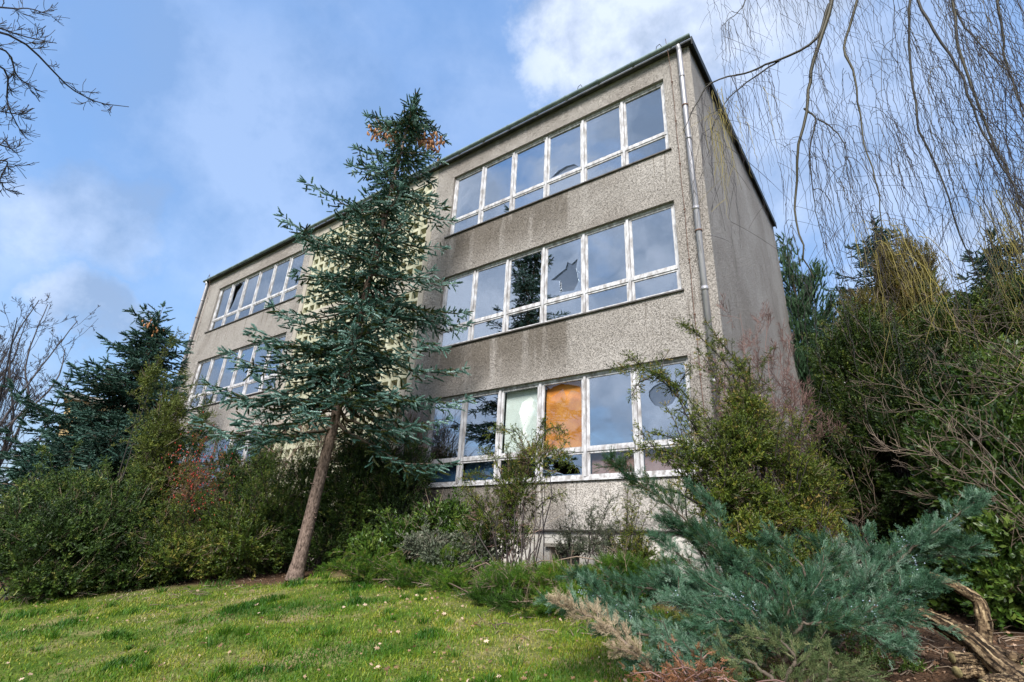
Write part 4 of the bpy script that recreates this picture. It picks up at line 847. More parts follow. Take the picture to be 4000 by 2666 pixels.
# tall evergreen hedge on the right
bush('evergreen_hedge', 'high dense olive-green hedge shrub behind the blue juniper', 'shrub', [(1990, 900, 9.2, 110, 200, .9), (2080, 1080, 8.6, 150, 240, 1.0), (1960, 1130, 8.8, 90, 150, .8), (2010, 820, 9.6, 90, 110, .7), (2160, 940, 9.2, 110, 170, .9), (2290, 860, 9.6, 110, 170, .8), (1925, 1080, 8.4, 60, 110, .5), (2190, 780, 9.9, 80, 90, .7), (2320, 730, 9.9, 70, 90, .7)], LEAF, M['hedge'], 28000, .145, 43, stems=60, shoots=110, shl=.5, holes=.10)
bush('laurel_shrub', 'glossy bright green leaved shrub filling the right edge beside the logs', 'shrub', [(2260, 1150, 7.4, 120, 230, .8), (2330, 1330, 7.0, 110, 190, .8), (2200, 1350, 7.6, 90, 120, .6), (2330, 960, 8.0, 70, 170, .7), (2240, 960, 8.2, 80, 110, .6)], LEAF_B, M['laurel'], 9500, .125, 44, stems=40, shoots=50, shl=.4, holes=.12)
# thuja columns
for (u, vt, r, ru, sd_, lab) in ((2100, 572, 11.6, 62, 45, 'tallest brown-green columnar thuja above the hedge'), (2040, 588, 12.0, 34, 46, 'slim second top of thuja just left of the tallest one'), (1980, 690, 11.2, 58, 47, 'lower rounded thuja top at the left end of the hedge')):
    bl = [(u+k*9, vt+45+k*70, r, ru*(.75+.12*k), 75, .45+.08*k) for k in range(5)]
    bush('thuja', lab, 'tree', bl, SPRAY_S, M['thuja'], 3800, .17, sd_, stems=10, group='columnar thujas', upb=1.2, holes=.02, base=pt(u+20, 1000, r))
# pale twiggy tree over the hedge at the right edge
bs = G(2700, 1450, 6.2); ends = []
for (u, v) in ((2110, 740), (1990, 870), (2050, 950), (2000, 1010), (2240, 700), (2353, 640), (2080, 1080), (2120, 1150), (2200, 1000), (2290, 900), (2150, 850)):
    e = pt(u, v, 6.6+g_.normal()*.4); ends.append([bs, bs*.5+e*.5+np.array([0, 0, .75])+g_.normal(size=3)*.2, e+g_.normal(size=3)*.03])
bare_tree('bare_shrub', 'leafless shrub with long pale arching twigs in front of the right hedge', 'shrub', bs, ends, M['tantwig'], 63, .0055, 8, .5, 2, trunk='stems', minr=.0022)
# pale little sapling before the plinth
bs = G(1195, 1305, 8.6)
bare_tree('bare_sapling', 'small pale leafless sapling with forked branches on the green juniper', 'sapling', bs, [[bs, pt(1198, 1270, 8.6), pt(1203, 1245, 8.6), e] for e in (pt(1160, 1140, 8.5), pt(1215, 1130, 8.6), pt(1260, 1170, 8.6), pt(1300, 1175, 8.7), pt(1185, 1160, 8.4), pt(1235, 1150, 8.6))]+[[bs, pt(1180, 1265, 8.6), pt(1140, 1225, 8.6), pt(1120, 1180, 8.5)]], M['palewood'], 64, .012, 5, .35, 2, minr=.003)

# left distance: bare tree, weeping birch, trees reaching in from outside the frame
bs = G(-75, 1170, 24.); ends = []
for (u, v, dr) in ((90, 690, 0), (110, 700, 1), (178, 738, 0), (165, 860, 0), (175, 930, -1), (60, 740, 1), (20, 800, 1), (150, 800, 0), (100, 900, -1), (120, 985, 0), (40, 730, -1), (80, 1040, 0), (140, 1075, -1), (-40, 760, 0), (-120, 800, 1)):
    e = pt(u, v, 24+dr); ends.append([bs, bs*.62+e*.38+g_.normal(size=3)*.35+np.array([0, 0, .4]), bs*.25+e*.75+g_.normal(size=3)*.15, e])
bare_tree('bare_tree', 'bare broad tree with upswept dark branches behind the left spruce', 'tree', bs, ends, M['darktwig'], 65, .05, 7, .7, 3, minr=.006, jit=.03)
def hanging(name, label, cat, limbs, strands, mat, limbmat, rad, seed, ln=(1, 3), zig=.02, base=None):
    g = np.random.default_rng(seed); E_ = empty(name, base, label, cat); a = Acc(); b = Acc()
    for c, r_ in limbs: a.tube(wig(curve(c, 26), .012*np.linalg.norm(np.array(c[-1])-np.array(c[0]))*.3, int(g.integers(1e6))), np.linspace(r_, r_*.25, 26), 6, g.random())
    for (p, l, drift, col) in strands:
        k = max(8, int(l/.06)); t = np.linspace(0, 1, k)[:, None]; d = np.array([drift[0], drift[1], 0])
        P = p+d*(1-np.exp(-t*3))*l*.22+np.array([0, 0, -1.0])*l*(t-.12*np.sin(np.pi*t)*0)+np.array([0, 0, .10*l])*np.sin(np.minimum(t*3, 1)*np.pi)
        P[:, :2] += np.cumsum(g.normal(size=(k, 2)), 0)*.006; P[1::2, :2] += g.normal(size=2)*zig*.35; P[1::2, 0] += zig*.3
        b.tube(P, np.linspace(rad, rad*.3, k), 3, col)
        for j in range(int(l*1.5)):                          # side twiglets
            i = g.integers(1, k-2); l2 = .15+.35*g.random(); e = np.array([g.normal()*.5, g.normal()*.5, -.75]); q = np.linspace(0, 1, 6)[:, None]; Q = P[i]+e*l2*q+np.array([0, 0, -.2])*l2*q**2; b.tube(Q, np.linspace(rad*.7, rad*.4, 6), 3, col)
    a.build('limbs', limbmat, E_, True); b.build('twigs', mat, E_); return E_
g_ = np.random.default_rng(91); st = []
for i in range(150):
    u = -60+g_.random()*130; v = 770+g_.random()*200; p = pt(u, v, 31+g_.normal()); st.append((p, 2+2.5*g_.random(), g_.normal(size=2)*.2, g_.random()*.5))
bb = G(-40, 1170, 31.)
hanging('weeping_birch', 'distant weeping birch with fine hanging twigs at the left edge', 'tree', [([bb, pt(-20, 950, 31), pt(0, 770, 31)], .16)]+[([pt(-30, 900+k*12, 31), pt(-30+k*14, 820+k*10, 31), pt(-60+k*28, 850+k*10, 31)], .05) for k in range(6)], st, M['darktwig'], M['darktwig'], .012, 66, base=bb)
# overhanging bare tree at the top left, its trunk outside the frame
bs = G(-700, 1300, 5.2); tk = pt(-560, 400, 5.0)
ends = [[bs, tk*.5+bs*.5, tk]]
for c in ([(-300, 60), (0, 72), (100, 140), (160, 200), (222, 235), (296, 246)], [(-300, 0), (0, 20), (60, 20), (120, 35)], [(-250, 80), (0, 110), (40, 175), (90, 210)], [(-250, 200), (0, 255), (50, 265)], [(-200, 120), (0, 150), (20, 240), (52, 310)], [(-200, 300), (0, 335), (35, 350)], [(-250, 420), (-20, 415), (10, 440)], [(-250, 20), (-20, 60), (60, 85), (130, 100)], [(-200, 380), (0, 370), (18, 385)]):
    ends.append([tk]+[pt(u, v, 5.0+.1*i) for i, (u, v) in enumerate(c)])
bare_tree('bare_tree', 'bare twigs of a tree reaching in at the top left corner', 'tree', bs, ends, M['darktwig'], 67, .012, 11, .22, 2, minr=.0022, jit=.03)

# weeping willow overhead at the right
def willow():
    g = np.random.default_rng(93); bs = G(2900, 1500, 5.6); fork = pt(2500, -420, 5.0); L_ = [([bs, bs*.5+fork*.5+np.array([.1, 0, .2]), fork], .20)]
    def P3(c): return [pt(u, v, r) for u, v, r in c]
    main = [[(1925, -120, 5.2), (1905, 10, 5.2), (1880, 90, 5.2), (1858, 180, 5.2), (1848, 250, 5.2), (1820, 360, 5.2), (1808, 470, 5.3), (1830, 560, 5.3), (1870, 640, 5.4)],
            [(1905, 10, 5.2), (1870, 95, 5.2), (1790, 140, 5.1), (1720, 165, 5.1), (1640, 190, 5.0), (1600, 240, 5.0), (1570, 300, 5.0)], [(1790, 140, 5.1), (1700, 200, 5.1), (1650, 260, 5.1), (1630, 330, 5.1)],
            [(1990, -150, 5.4), (1965, 0, 5.4), (1940, 120, 5.4), (1950, 200, 5.4), (1965, 320, 5.5), (2000, 450, 5.5), (2020, 560, 5.6)], [(1848, 250, 5.2), (1880, 275, 5.2), (1862, 360, 5.2), (1875, 480, 5.3), (1900, 600, 5.4)],
            [(2120, -150, 5.8), (2085, 0, 5.8), (2080, 110, 5.8), (2100, 250, 5.8), (2150, 370, 5.9), (2200, 500, 6.0), (2240, 620, 6.1)], [(2200, -150, 5.5), (2190, 20, 5.5), (2260, 250, 5.6), (2330, 440, 5.7), (2380, 560, 5.8)],
            [(2060, -140, 5.0), (2110, 30, 5.0), (2200, 200, 5.1), (2290, 380, 5.2), (2360, 500, 5.2)], [(2280, -120, 6.2), (2300, 60, 6.2), (2340, 200, 6.3), (2380, 330, 6.4)], [(1760, -160, 5.0), (1740, -60, 5.0), (1700, 20, 5.0), (1660, 60, 5.0)],
            [(1880, 275, 5.2), (1925, 310, 5.2), (1945, 360, 5.2), (1925, 420, 5.2)], [(2190, 20, 5.5), (2230, 70, 5.5), (2300, 150, 5.5), (2360, 180, 5.5)]]
    for i, c in enumerate(main): L_.append((P3(c), (.026, .017, .010, .018, .011, .018, .017, .015, .017, .012, .008, .010)[i]))
    for c in (main[0], main[3], main[5], main[6], main[7], main[8], main[9]): L_.append(([fork, (fork+pt(*c[0]))/2+np.array([0, 0, .3]), pt(*c[0])], .045))
    for k in range(16): o = pt(1900+k*40, -80-20*(k % 3), 4.6+.2*(k % 7)); L_.append(([fork, (fork+o)/2+np.array([0, 0, .4]), o], .014))
    st = []
    def strand(u, v, r, l, dr, col): st.append((pt(u, v, r), l, np.array(dr), col))
    for i in range(165):                                      # off the upper limbs, top edge
        u = 1600+(g.random()**.7)*760; strand(u, -60-g.random()*160, 4.4+2.6*g.random(), 1.0+1.7*g.random()*(.6+(u-1600)/900), (g.normal()*.3-.05, g.normal()*.2), g.random()*.62)
    for c in main:                                            # off each traced limb
        Q = curve([np.array(q) for q in c], 60)
        for i in range(20):
            q = Q[g.integers(6, 60)]
            if q[0] > 2370: continue
            strand(q[0], q[1], q[2]+g.normal()*.12, .7+1.4*g.random(), (g.normal()*.45, g.normal()*.3), g.random()*.62)
    for i in range(120):                                       # right side curtain
        u = 1980+g.random()*400; strand(u, 60+g.random()*320, 4.8+2.2*g.random(), 1.0+1.5*g.random(), (g.normal()*.35, g.normal()*.2), g.random()*.66)
    for i in range(44):                                       # yellow ends above the thujas, their lit brightness put into the colour
        u = 2060+g.normal()*42; strand(u, 500+g.random()*90, 5.6+g.normal()*.4, .55+.55*g.random(), (.3+g.normal()*.5, g.normal()*.4), .68+.32*g.random())
    for i in range(56):  # more yellow ends at the right edge, lit look likewise in the colour
        u = 2220+g.random()*150; strand(u, 430+g.random()*130, 5.8+g.normal()*.4, .6+.6*g.random(), (.2+g.normal()*.3, g.normal()*.2), .7+.3*g.random())
    for i in range(30): u = 1655+g.normal()*30; strand(u, 200+g.random()*120, 5.0+g.normal()*.1, .5+.6*g.random(), (g.normal()*.25, g.normal()*.2), .75+.25*g.random())
    st = [s_ for s_ in st if s_[0][2] > 1.5]
    hanging('weeping_willow', 'leafless weeping willow with long hanging twigs overhead at the top right', 'tree', L_, st, M['willow'], M['willowlimb'], .0033, 94, zig=.022, base=bs)
willow()

# ------------------------------------------------------------------ junipers
def plume(fo, li, g, ctrl, w_, sz, a0, dens=1.0, templ=SPRAY, rad=.016, tipw=.25, berries=None):
    P = wig(curve([pt(*c) for c in ctrl], 30), .006, int(g.integers(1e6))); seg = np.linalg.norm(np.diff(P, axis=0), axis=1).sum()
    li.tube(P, np.linspace(rad, .003, 30), 5, g.random())
    n = int(seg*150*dens); t = g.random(n)**.8*28.9; i = t.astype(int); o = P[i]+(P[i+1]-P[i])*(t-i)[:, None]; f = unit(P[i+1]-P[i]); tt = t/29
    ww = w_*(np.minimum(1, tt*3+.35))*(1-(1-tipw)*np.clip((tt-.6)/.4, 0, 1)**1.3)
    q = g.normal(size=(n, 3)); q -= f*(q*f).sum(1)[:, None]; q = unit(q); q[:, 2] = q[:, 2]*.42+.10
    pos = o+q*(ww*g.random(n)**.6)[:, None]
    ok = pos[:, 2] > gz(pos[:, 0], pos[:, 1])+.01; pos, q, f = pos[ok], q[ok], f[ok]; n = len(pos)
    D = f*.75+q*.75+np.array([0, 0, .18])+g.normal(size=(n, 3))*.36; ck = np.sin(pos[:, 0]*13+pos[:, 1]*9)+np.sin(pos[:, 2]*17+pos[:, 0]*7+2); kp = ck+g.normal(size=n)*.6 > -1.05; pos, q, D, n = pos[kp], q[kp], D[kp], int(kp.sum())
    scatter(fo, templ, pos, D, sz*(.6+.7*g.random(n)), np.clip(a0+.22*g.normal(size=n)+.08*q[:, 2], 0, 1))
    for k in range(int(seg/.10)):                   # secondary feathers leaving the plume
        j = g.integers(5, 28); d = unit(unit(P[j+1]-P[j])*.8+unit(g.normal(size=3))*.75+np.array([0, 0, .15])); l = w_*(.8+.9*g.random()); m = int(l/.011); u_ = g.random((m, 1)); pp = P[j]+d*l*u_+g.normal(size=(m, 3))*.012
        li.tube([P[j], P[j]+d*l*.5, P[j]+d*l], [.005, .004, .002], 3, g.random()); ok = pp[:, 2] > gz(pp[:, 0], pp[:, 1])
        scatter(fo, templ, pp[ok], (d+g.normal(size=(m, 3))*.35)[ok], sz*(.5+.5*g.random(ok.sum())), np.clip(a0+.08+.2*g.normal(size=ok.sum()), 0, 1))
    if berries is not None:
        for k in range(berries):
            j = g.integers(8, 28); c = P[j]+g.normal(size=3)*w_*.28; m = 14; scatter(BERRY[0], [BT], c+g.normal(size=(m, 3))*.026, g.normal(size=(m, 3)), .0055, g.random(m))
BERRY = [Acc()]
_o = np.array([[1, 0, 0], [-1, 0, 0], [0, 1, 0], [0, -1, 0], [0, 0, 1], [0, 0, -1]], float)
BT = (_o, np.array([(0, 2, 4), (2, 1, 4), (1, 3, 4), (3, 0, 4), (2, 0, 5), (1, 2, 5), (3, 1, 5), (0, 3, 5)]))
def strips(k, n, seed):             # one tone per bark strip, drifting along the stem
    g = np.random.default_rng(seed); b = .2+g.random(n)[None]*.5+.22*np.sin(np.arange(k-1)[:, None]*.35+g.random(n)[None]*6.3)+.10*g.normal(size=(k-1, n)); b = np.clip(b-.05, 0, 1).ravel(); return np.concatenate([b, b])
def ridged(V, P, n, seed, k_=1.0):
    m = len(P)*n; c = np.repeat(P, n, 0); th = np.tile(np.arange(n), len(P)); zz = np.repeat(np.arange(len(P)), n); g = np.random.default_rng(seed)
    V[:m] = c+(V[:m]-c)*(1+k_*(.07*np.sin(th*2*np.pi/n*3+seed)+.07*np.sin(th*2*np.pi/n*8+zz*.22)+.02*np.sin(zz*.9+th)+.05*g.normal(size=m)+np.tile(g.normal(size=n)*.07, len(P))))[:, None]
def blue_juniper():
    g = np.random.default_rng(101); bs = G(1850, 1500, 5.0); E_ = empty('juniper', bs, 'big sprawling blue-green juniper with pale blue berries and one dead tan branch', 'shrub'); fo = Acc(); li = Acc(); BERRY[0] = Acc()
    C_ = [([(1790, 1500, 5.1), (1680, 1310, 5.3), (1575, 1200, 5.3), (1480, 1120, 5.3), (1400, 1052, 5.2)], .13, .09), ([(1740, 1500, 5.0), (1590, 1390, 4.9), (1450, 1345, 4.8), (1315, 1318, 4.7)], .15, .09),
          ([(1700, 1530, 4.8), (1520, 1450, 4.6), (1370, 1400, 4.5), (1248, 1378, 4.5)], .10, .08), ([(1690, 1520, 4.8), (1540, 1440, 4.7), (1420, 1395, 4.6), (1345, 1340, 4.6)], .14, .09),
          ([(1850, 1480, 5.0), (1980, 1350, 5.1), (2090, 1260, 5.2), (2180, 1190, 5.2), (2248, 1142, 5.2)], .14, .09), ([(1850, 1480, 4.9), (1980, 1420, 4.8), (2070, 1370, 4.8), (2145, 1335, 4.8)], .15, .09),
          ([(1830, 1500, 4.8), (1950, 1450, 4.7), (2050, 1430, 4.7), (2120, 1405, 4.7)], .17, .09), ([(1850, 1480, 4.9), (1960, 1440, 4.6), (2030, 1470, 4.6), (2080, 1500, 4.6)], .10, .08),
          ([(1880, 1460, 5.2), (1990, 1330, 5.3), (2100, 1300, 5.3), (2200, 1270, 5.3), (2235, 1250, 5.3)], .12, .09),
          ([(1780, 1500, 4.9), (1680, 1420, 4.7), (1590, 1380, 4.6), (1500, 1390, 4.6)], .17, .09), ([(1780, 1510, 4.8), (1700, 1470, 4.5), (1620, 1470, 4.4), (1560, 1500, 4.35)], .14, .08), ([(1790, 1510, 4.7), (1760, 1440, 4.6), (1700, 1380, 4.6), (1600, 1330, 4.6)], .17, .09),
          ([(1760, 1530, 4.6), (1680, 1530, 4.3), (1620, 1550, 4.2), (1600, 1600, 4.15)], .12, .08), ([(1820, 1480, 4.9), (1900, 1400, 4.9), (1960, 1370, 4.9), (2000, 1330, 4.9)], .15, .09),
          ([(1780, 1500, 5.0), (1640, 1340, 5.2), (1560, 1280, 5.2), (1500, 1230, 5.3)], .09, .08), ([(1850, 1470, 5.1), (1900, 1330, 5.2), (1960, 1290, 5.3), (2060, 1290, 5.3)], .14, .09), ([(1740, 1490, 5.2), (1660, 1290, 5.4), (1650, 1180, 5.5), (1580, 1110, 5.5)], .07, .08)]
    C_ += [([(1800, 1480, 4.9), (1770, 1420, 4.8), (1720, 1370, 4.8), (1650, 1350, 4.8)], .17, .09), ([(1830, 1480, 4.9), (1840, 1400, 4.9), (1880, 1350, 4.9), (1930, 1330, 4.9)], .17, .09), ([(1800, 1500, 4.7), (1790, 1430, 4.6), (1820, 1390, 4.6), (1870, 1390, 4.6)], .17, .09),
           ([(1780, 1500, 4.6), (1720, 1440, 4.5), (1660, 1430, 4.4), (1580, 1440, 4.4)], .16, .09), ([(1800, 1520, 4.6), (1830, 1450, 4.5), (1880, 1430, 4.5), (1950, 1440, 4.5)], .17, .09), ([(1720, 1540, 4.4), (1620, 1520, 4.25), (1520, 1520, 4.2), (1450, 1540, 4.15)], .13, .085),
           ([(1700, 1550, 4.3), (1600, 1560, 4.1), (1540, 1590, 4.05)], .13, .085), ([(1700, 1510, 4.6), (1560, 1470, 4.45), (1450, 1460, 4.35), (1370, 1450, 4.3)], .14, .085), ([(1760, 1480, 5.0), (1640, 1390, 5.0), (1540, 1350, 5.0), (1440, 1350, 4.9)], .16, .09), ([(1820, 1460, 5.0), (1780, 1380, 5.1), (1760, 1340, 5.1), (1700, 1310, 5.1)], .14, .09)]
    C_ += [([(1800, 1450, 5.1), (1710, 1330, 5.2), (1630, 1255, 5.25), (1545, 1195, 5.3)], .15, .09), ([(1810, 1440, 5.1), (1790, 1340, 5.1), (1740, 1290, 5.15), (1670, 1275, 5.2)], .15, .09), ([(1850, 1420, 5.0), (1850, 1320, 5.1), (1810, 1270, 5.15), (1760, 1240, 5.2)], .13, .09),
           ([(1860, 1430, 5.1), (1930, 1340, 5.15), (1990, 1270, 5.2), (1985, 1225, 5.2)], .14, .09), ([(1850, 1420, 5.0), (1880, 1330, 5.05), (1900, 1280, 5.1), (1880, 1240, 5.1)], .13, .09), ([(1700, 1380, 5.2), (1620, 1280, 5.3), (1580, 1230, 5.3), (1510, 1190, 5.3)], .12, .085),
           ([(1760, 1450, 4.9), (1680, 1380, 4.85), (1600, 1350, 4.8), (1530, 1320, 4.8)], .14, .09), ([(1990, 1330, 5.2), (2080, 1260, 5.25), (2150, 1240, 5.3), (2215, 1235, 5.3)], .12, .085)]
    for i, (c, w_, sz) in enumerate(C_): plume(fo, li, g, c, w_*(.8+.3*g.random()), sz, .54+.15*g.normal(), 2.1, berries=4 if i in (3, 4, 5, 6, 9, 11, 13) else 0)
    fo.build('foliage', M['juniper'], E_); li.build('branches', M['bark'], E_)
    BERRY[0].build('berries', M['bluberry'], E_)['kind'] = 'stuff'
    fo = Acc(); li = Acc(); plume(fo, li, g, [(1500, 1540, 4.15), (1420, 1470, 4.15), (1350, 1425, 4.2), (1270, 1382, 4.25)], .085, .085, .6, 1.5); plume(fo, li, g, [(1500, 1540, 4.15), (1450, 1500, 4.1), (1400, 1490, 4.1)], .06, .07, .45, 1.2)
    d = fo.build('dead_branch', M['deadj'], E_); d['label'] = 'dead tan branch of the juniper'; li.build('stem', M['tantwig'], d)
    # bent trunk rising at the right
    tr = Acc(); tr.tube(wig(curve([pt(2130, 1320, 5.3), pt(2195, 1345, 5.35), pt(2248, 1378, 5.4), pt(2264, 1420, 5.4), pt(2258, 1475, 5.4), pt(2262, 1530, 5.4)], 60), .0015, 5), np.linspace(.030, .055, 60), 22, strips(60, 22, 4)); ridged(tr.V[-1], curve([pt(2130, 1320, 5.3), pt(2195, 1345, 5.35), pt(2248, 1378, 5.4), pt(2264, 1420, 5.4), pt(2258, 1475, 5.4), pt(2262, 1530, 5.4)], 60), 22, 4, .6)
    for (a_, b_) in (((2262, 1430), (2290, 1425)), ((2255, 1460), (2235, 1450)), ((2258, 1445), (2285, 1452))): tr.tube([pt(*a_, 5.4), pt(*b_, 5.3)], [.008, .003], 4)
    tr.build('trunk', M['wood'], E_, False)
blue_juniper()
def yellow_juniper():
    g = np.random.default_rng(104); bs = G(1800, 1560, 4.3); E_ = empty('juniper', bs, 'low yellow-green juniper sprays at the bottom edge under the blue juniper', 'shrub'); fo = Acc(); li = Acc()
    for c, w_ in (([(1800, 1580, 4.2), (1740, 1530, 4.2), (1700, 1500, 4.2), (1640, 1510, 4.2)], .12), ([(1800, 1580, 4.2), (1820, 1520, 4.25), (1770, 1470, 4.3), (1700, 1470, 4.3)], .11), ([(1830, 1590, 4.2), (1880, 1550, 4.2), (1930, 1530, 4.2), (2000, 1540, 4.2)], .13),
                  ([(1850, 1600, 4.1), (1930, 1570, 4.1), (1990, 1560, 4.1)], .10), ([(1780, 1590, 4.1), (1700, 1580, 4.05), (1650, 1570, 4.0)], .10), ([(1820, 1580, 4.3), (1850, 1510, 4.35), (1890, 1480, 4.4)], .10)): plume(fo, li, g, c, w_, .085, .55, 1.0)
    m = foliage('olive_juniper_sprays', [(0, (.03, .055, .012)), (.6, (.09, .13, .045)), (1, (.24, .25, .11))], .12); fo.build('foliage', m, E_); li.build('branches', M['bark'], E_)
yellow_juniper()
def green_plumes(fo, li, ba, g):
    for i in range(96):
        u = 810+g.random()*700; v0 = np.interp(u, [800, 1000, 1250, 1520], [1338, 1362, 1400, 1370])-g.random()*60; r = np.interp(u, [800, 1000, 1250, 1520], [9.5, 8.4, 7.2, 7.0])+g.random()*.9
        s_ = g.choice([-1, 1]); l = 60+50*g.random(); plume(fo, li, g, [(u, v0+12, r), (u+s_*l*.4, v0-12, r-.1), (u+s_*l, v0-22-18*g.random(), r-.25)], .10, .105, .55, .55, rad=.008)
bush('creeping_juniper', 'low spreading bright green juniper between the lawn and the plinth', 'shrub', [(870, 1318, 9.6, 70, 26, .5), (960, 1335, 8.8, 80, 30, .6), (1070, 1352, 8.0, 95, 34, .7), (1190, 1352, 7.4, 110, 42, .7), (1310, 1345, 7.1, 110, 45, .7), (1440, 1330, 7.1, 100, 45, .7), (1200, 1390, 6.7, 90, 22, .35), (1320, 1385, 6.5, 90, 30, .4), (1120, 1378, 7.2, 70, 22, .3)], SPRAY, M['gjuniper'], 9500, .12, 47, stems=30, shoots=0, holes=.30, upb=.35, extra=green_plumes, twig='tantwig')
def brush_pile():
    g = np.random.default_rng(120); c = G(1570, 1600, 4.1); E_ = empty('brush_pile', c, 'heap of dead rust-brown juniper clippings at the bottom edge of the lawn', 'brushwood'); fo = Acc(); li = Acc()
    for k in range(60):
        u, v = 1575+g.normal()*50, 1568+g.normal()*13; o = pt(u, v, 4.0+g.normal()*.15); o[2] = max(o[2], float(gz(o[0], o[1]))+.02); d = unit(g.normal(size=3)*[1, 1, .35]); l = .1+.22*g.random(); li.tube(wig(curve([o, o+d*l*.5+[0, 0, .03], o+d*l], 6), .006, k), np.linspace(.006, .002, 6), 4, g.random()); m = 14; scatter(fo, SPRAY_S, o+d*l*g.random((m, 1))+g.normal(size=(m, 3))*.03, d+g.normal(size=(m, 3))*.6, .055, g.random(m))
    fo.build('clippings', M['brownj'], E_); li.build('sticks', M['redtwig'], E_)
brush_pile()

# ------------------------------------------------------------------ logs
def log(label, ctrl, r0, r1, seed, knots=0, mat='wood', endface=True, group='felled logs beside the juniper', seg=60):
    g = np.random.default_rng(seed); P = wig(curve([pt(*c) for c in ctrl], seg), .0015, seed); E_ = empty('log', P[0], label, 'log', group); a = Acc(); n = 26
    r = np.linspace(r0, r1, seg)*(1+.06*np.sin(np.arange(seg)*.21+seed))*.70; r[0] *= .95; a.tube(P, r, n, np.concatenate([strips(seg, n, seed), np.full(2*n, .5)]), True)
    ridged(a.V[-1], P, n, seed)
    d = unit(P[1]-P[0])
    for k in range(knots):
        i = g.integers(2, seg-2); q = unit(np.cross(d, g.normal(size=3))); a.tube([P[i]+q*r[i]*.5, P[i]+q*(r[i]*1.15)], [r[i]*.45, r[i]*.30], 8, .5, True)
    a.build('bark', M[mat], E_, False)
    f = Acc(); f.tube([P[0]-d*.006, P[0]-d*.001], r[0]*1.02, n, .5, True); f.build('cut_face', M['cutwood'], E_)
    return E_
log('long peeling log slanting down to the right from under the juniper', [(2085, 1398, 5.3), (2160, 1432, 5.2), (2240, 1475, 5.0), (2320, 1545, 4.8), (2400, 1600, 4.6)], .065, .10, 3, 3)
log('short cut log with a mossy end, the upper one of the pile', [(2188, 1512, 4.82), (2230, 1512, 4.95), (2300, 1530, 4.9), (2380, 1548, 4.8)], .048, .045, 4)
log('short cut log with a mossy round end, the lower one of the pile', [(2200, 1545, 4.75), (2240, 1542, 4.85), (2262, 1545, 4.95)], .050, .045, 5)
log('thin log lying under the peeling log at the right edge', [(2262, 1572, 4.5), (2310, 1566, 4.55), (2400, 1578, 4.5)], .042, .05, 6)
log('middle cut log with a mossy end wedged against the peeling log', [(2232, 1508, 5.0), (2280, 1500, 5.1), (2340, 1515, 5.1)], .055, .045, 8)

# ------------------------------------------------------------------ distant buildings
def left_house():
    r = 44.; a = pt(150, 940, r); b = pt(450, 940, r); z1 = pt(300, 930, r)[2]; d = unit(b-a); d[2] = 0; d = unit(d); nrm = np.array([-d[1], d[0], 0]); nrm = nrm if nrm@(a-CAM) > 0 else -nrm
    E_ = empty('brick_building', (a[0], a[1], 0), 'distant yellow brick building with a flat roof edge behind the left spruce', 'building'); L_ = np.linalg.norm((b-a)[:2]); o = np.array([a[0], a[1], 0])
    def slab(q, x0, x1, y0, y1, z0, z1_):
        V = [o+d*x+nrm*y+np.array([0, 0, z]) for z in (z0, z1_) for y in (y0, y1) for x in (x0, x1)]; k = len(q.V); q.V += [tuple(v) for v in V]; q.F += [tuple(k+i for i in f) for f in ((0, 2, 3, 1), (4, 5, 7, 6), (0, 1, 5, 4), (2, 6, 7, 3), (0, 4, 6, 2), (1, 3, 7, 5))]
    w = QB(); slab(w, 0, L_, 0, 10, -1.5, z1-.35); w.build('wall', M['ybrick'], E_)
    w = QB(); slab(w, -.3, L_+.3, -.35, 10.3, z1-.348, z1); w.build('roof', M['pier'], E_)
    w = QB(); slab(w, .01, L_-.01, -.06, -.002, -1.4, z1-3.6); w.build('base_wall', M['pinkw'], E_)
    for i in range(7):
        for zz in (z1-2.4, z1-5.6):
            x = 1+i*(L_-2)/7; f = QB(); slab(f, x, x+1.4, -.09, -.065, zz, zz+1.4); f_ = f.build('window', M['frame'], E_); p = QB(); slab(p, x+.1, x+1.3, -.10, -.092, zz+.1, zz+1.3); p.build('pane', M['glassd'], f_)
M['ybrick'] = simple('yellow_brick', (.40, .27, .11), (.62, .46, .22), 14, .9, 0, 0, (1, 1, 3.5)); M['pinkw'] = simple('pinkish_render', (.44, .34, .28), (.52, .42, .36), 2, .9)
M['glassd'] = simple('far_dark_glass', (.05, .06, .08), (.10, .12, .15), 1, .1)
left_house()
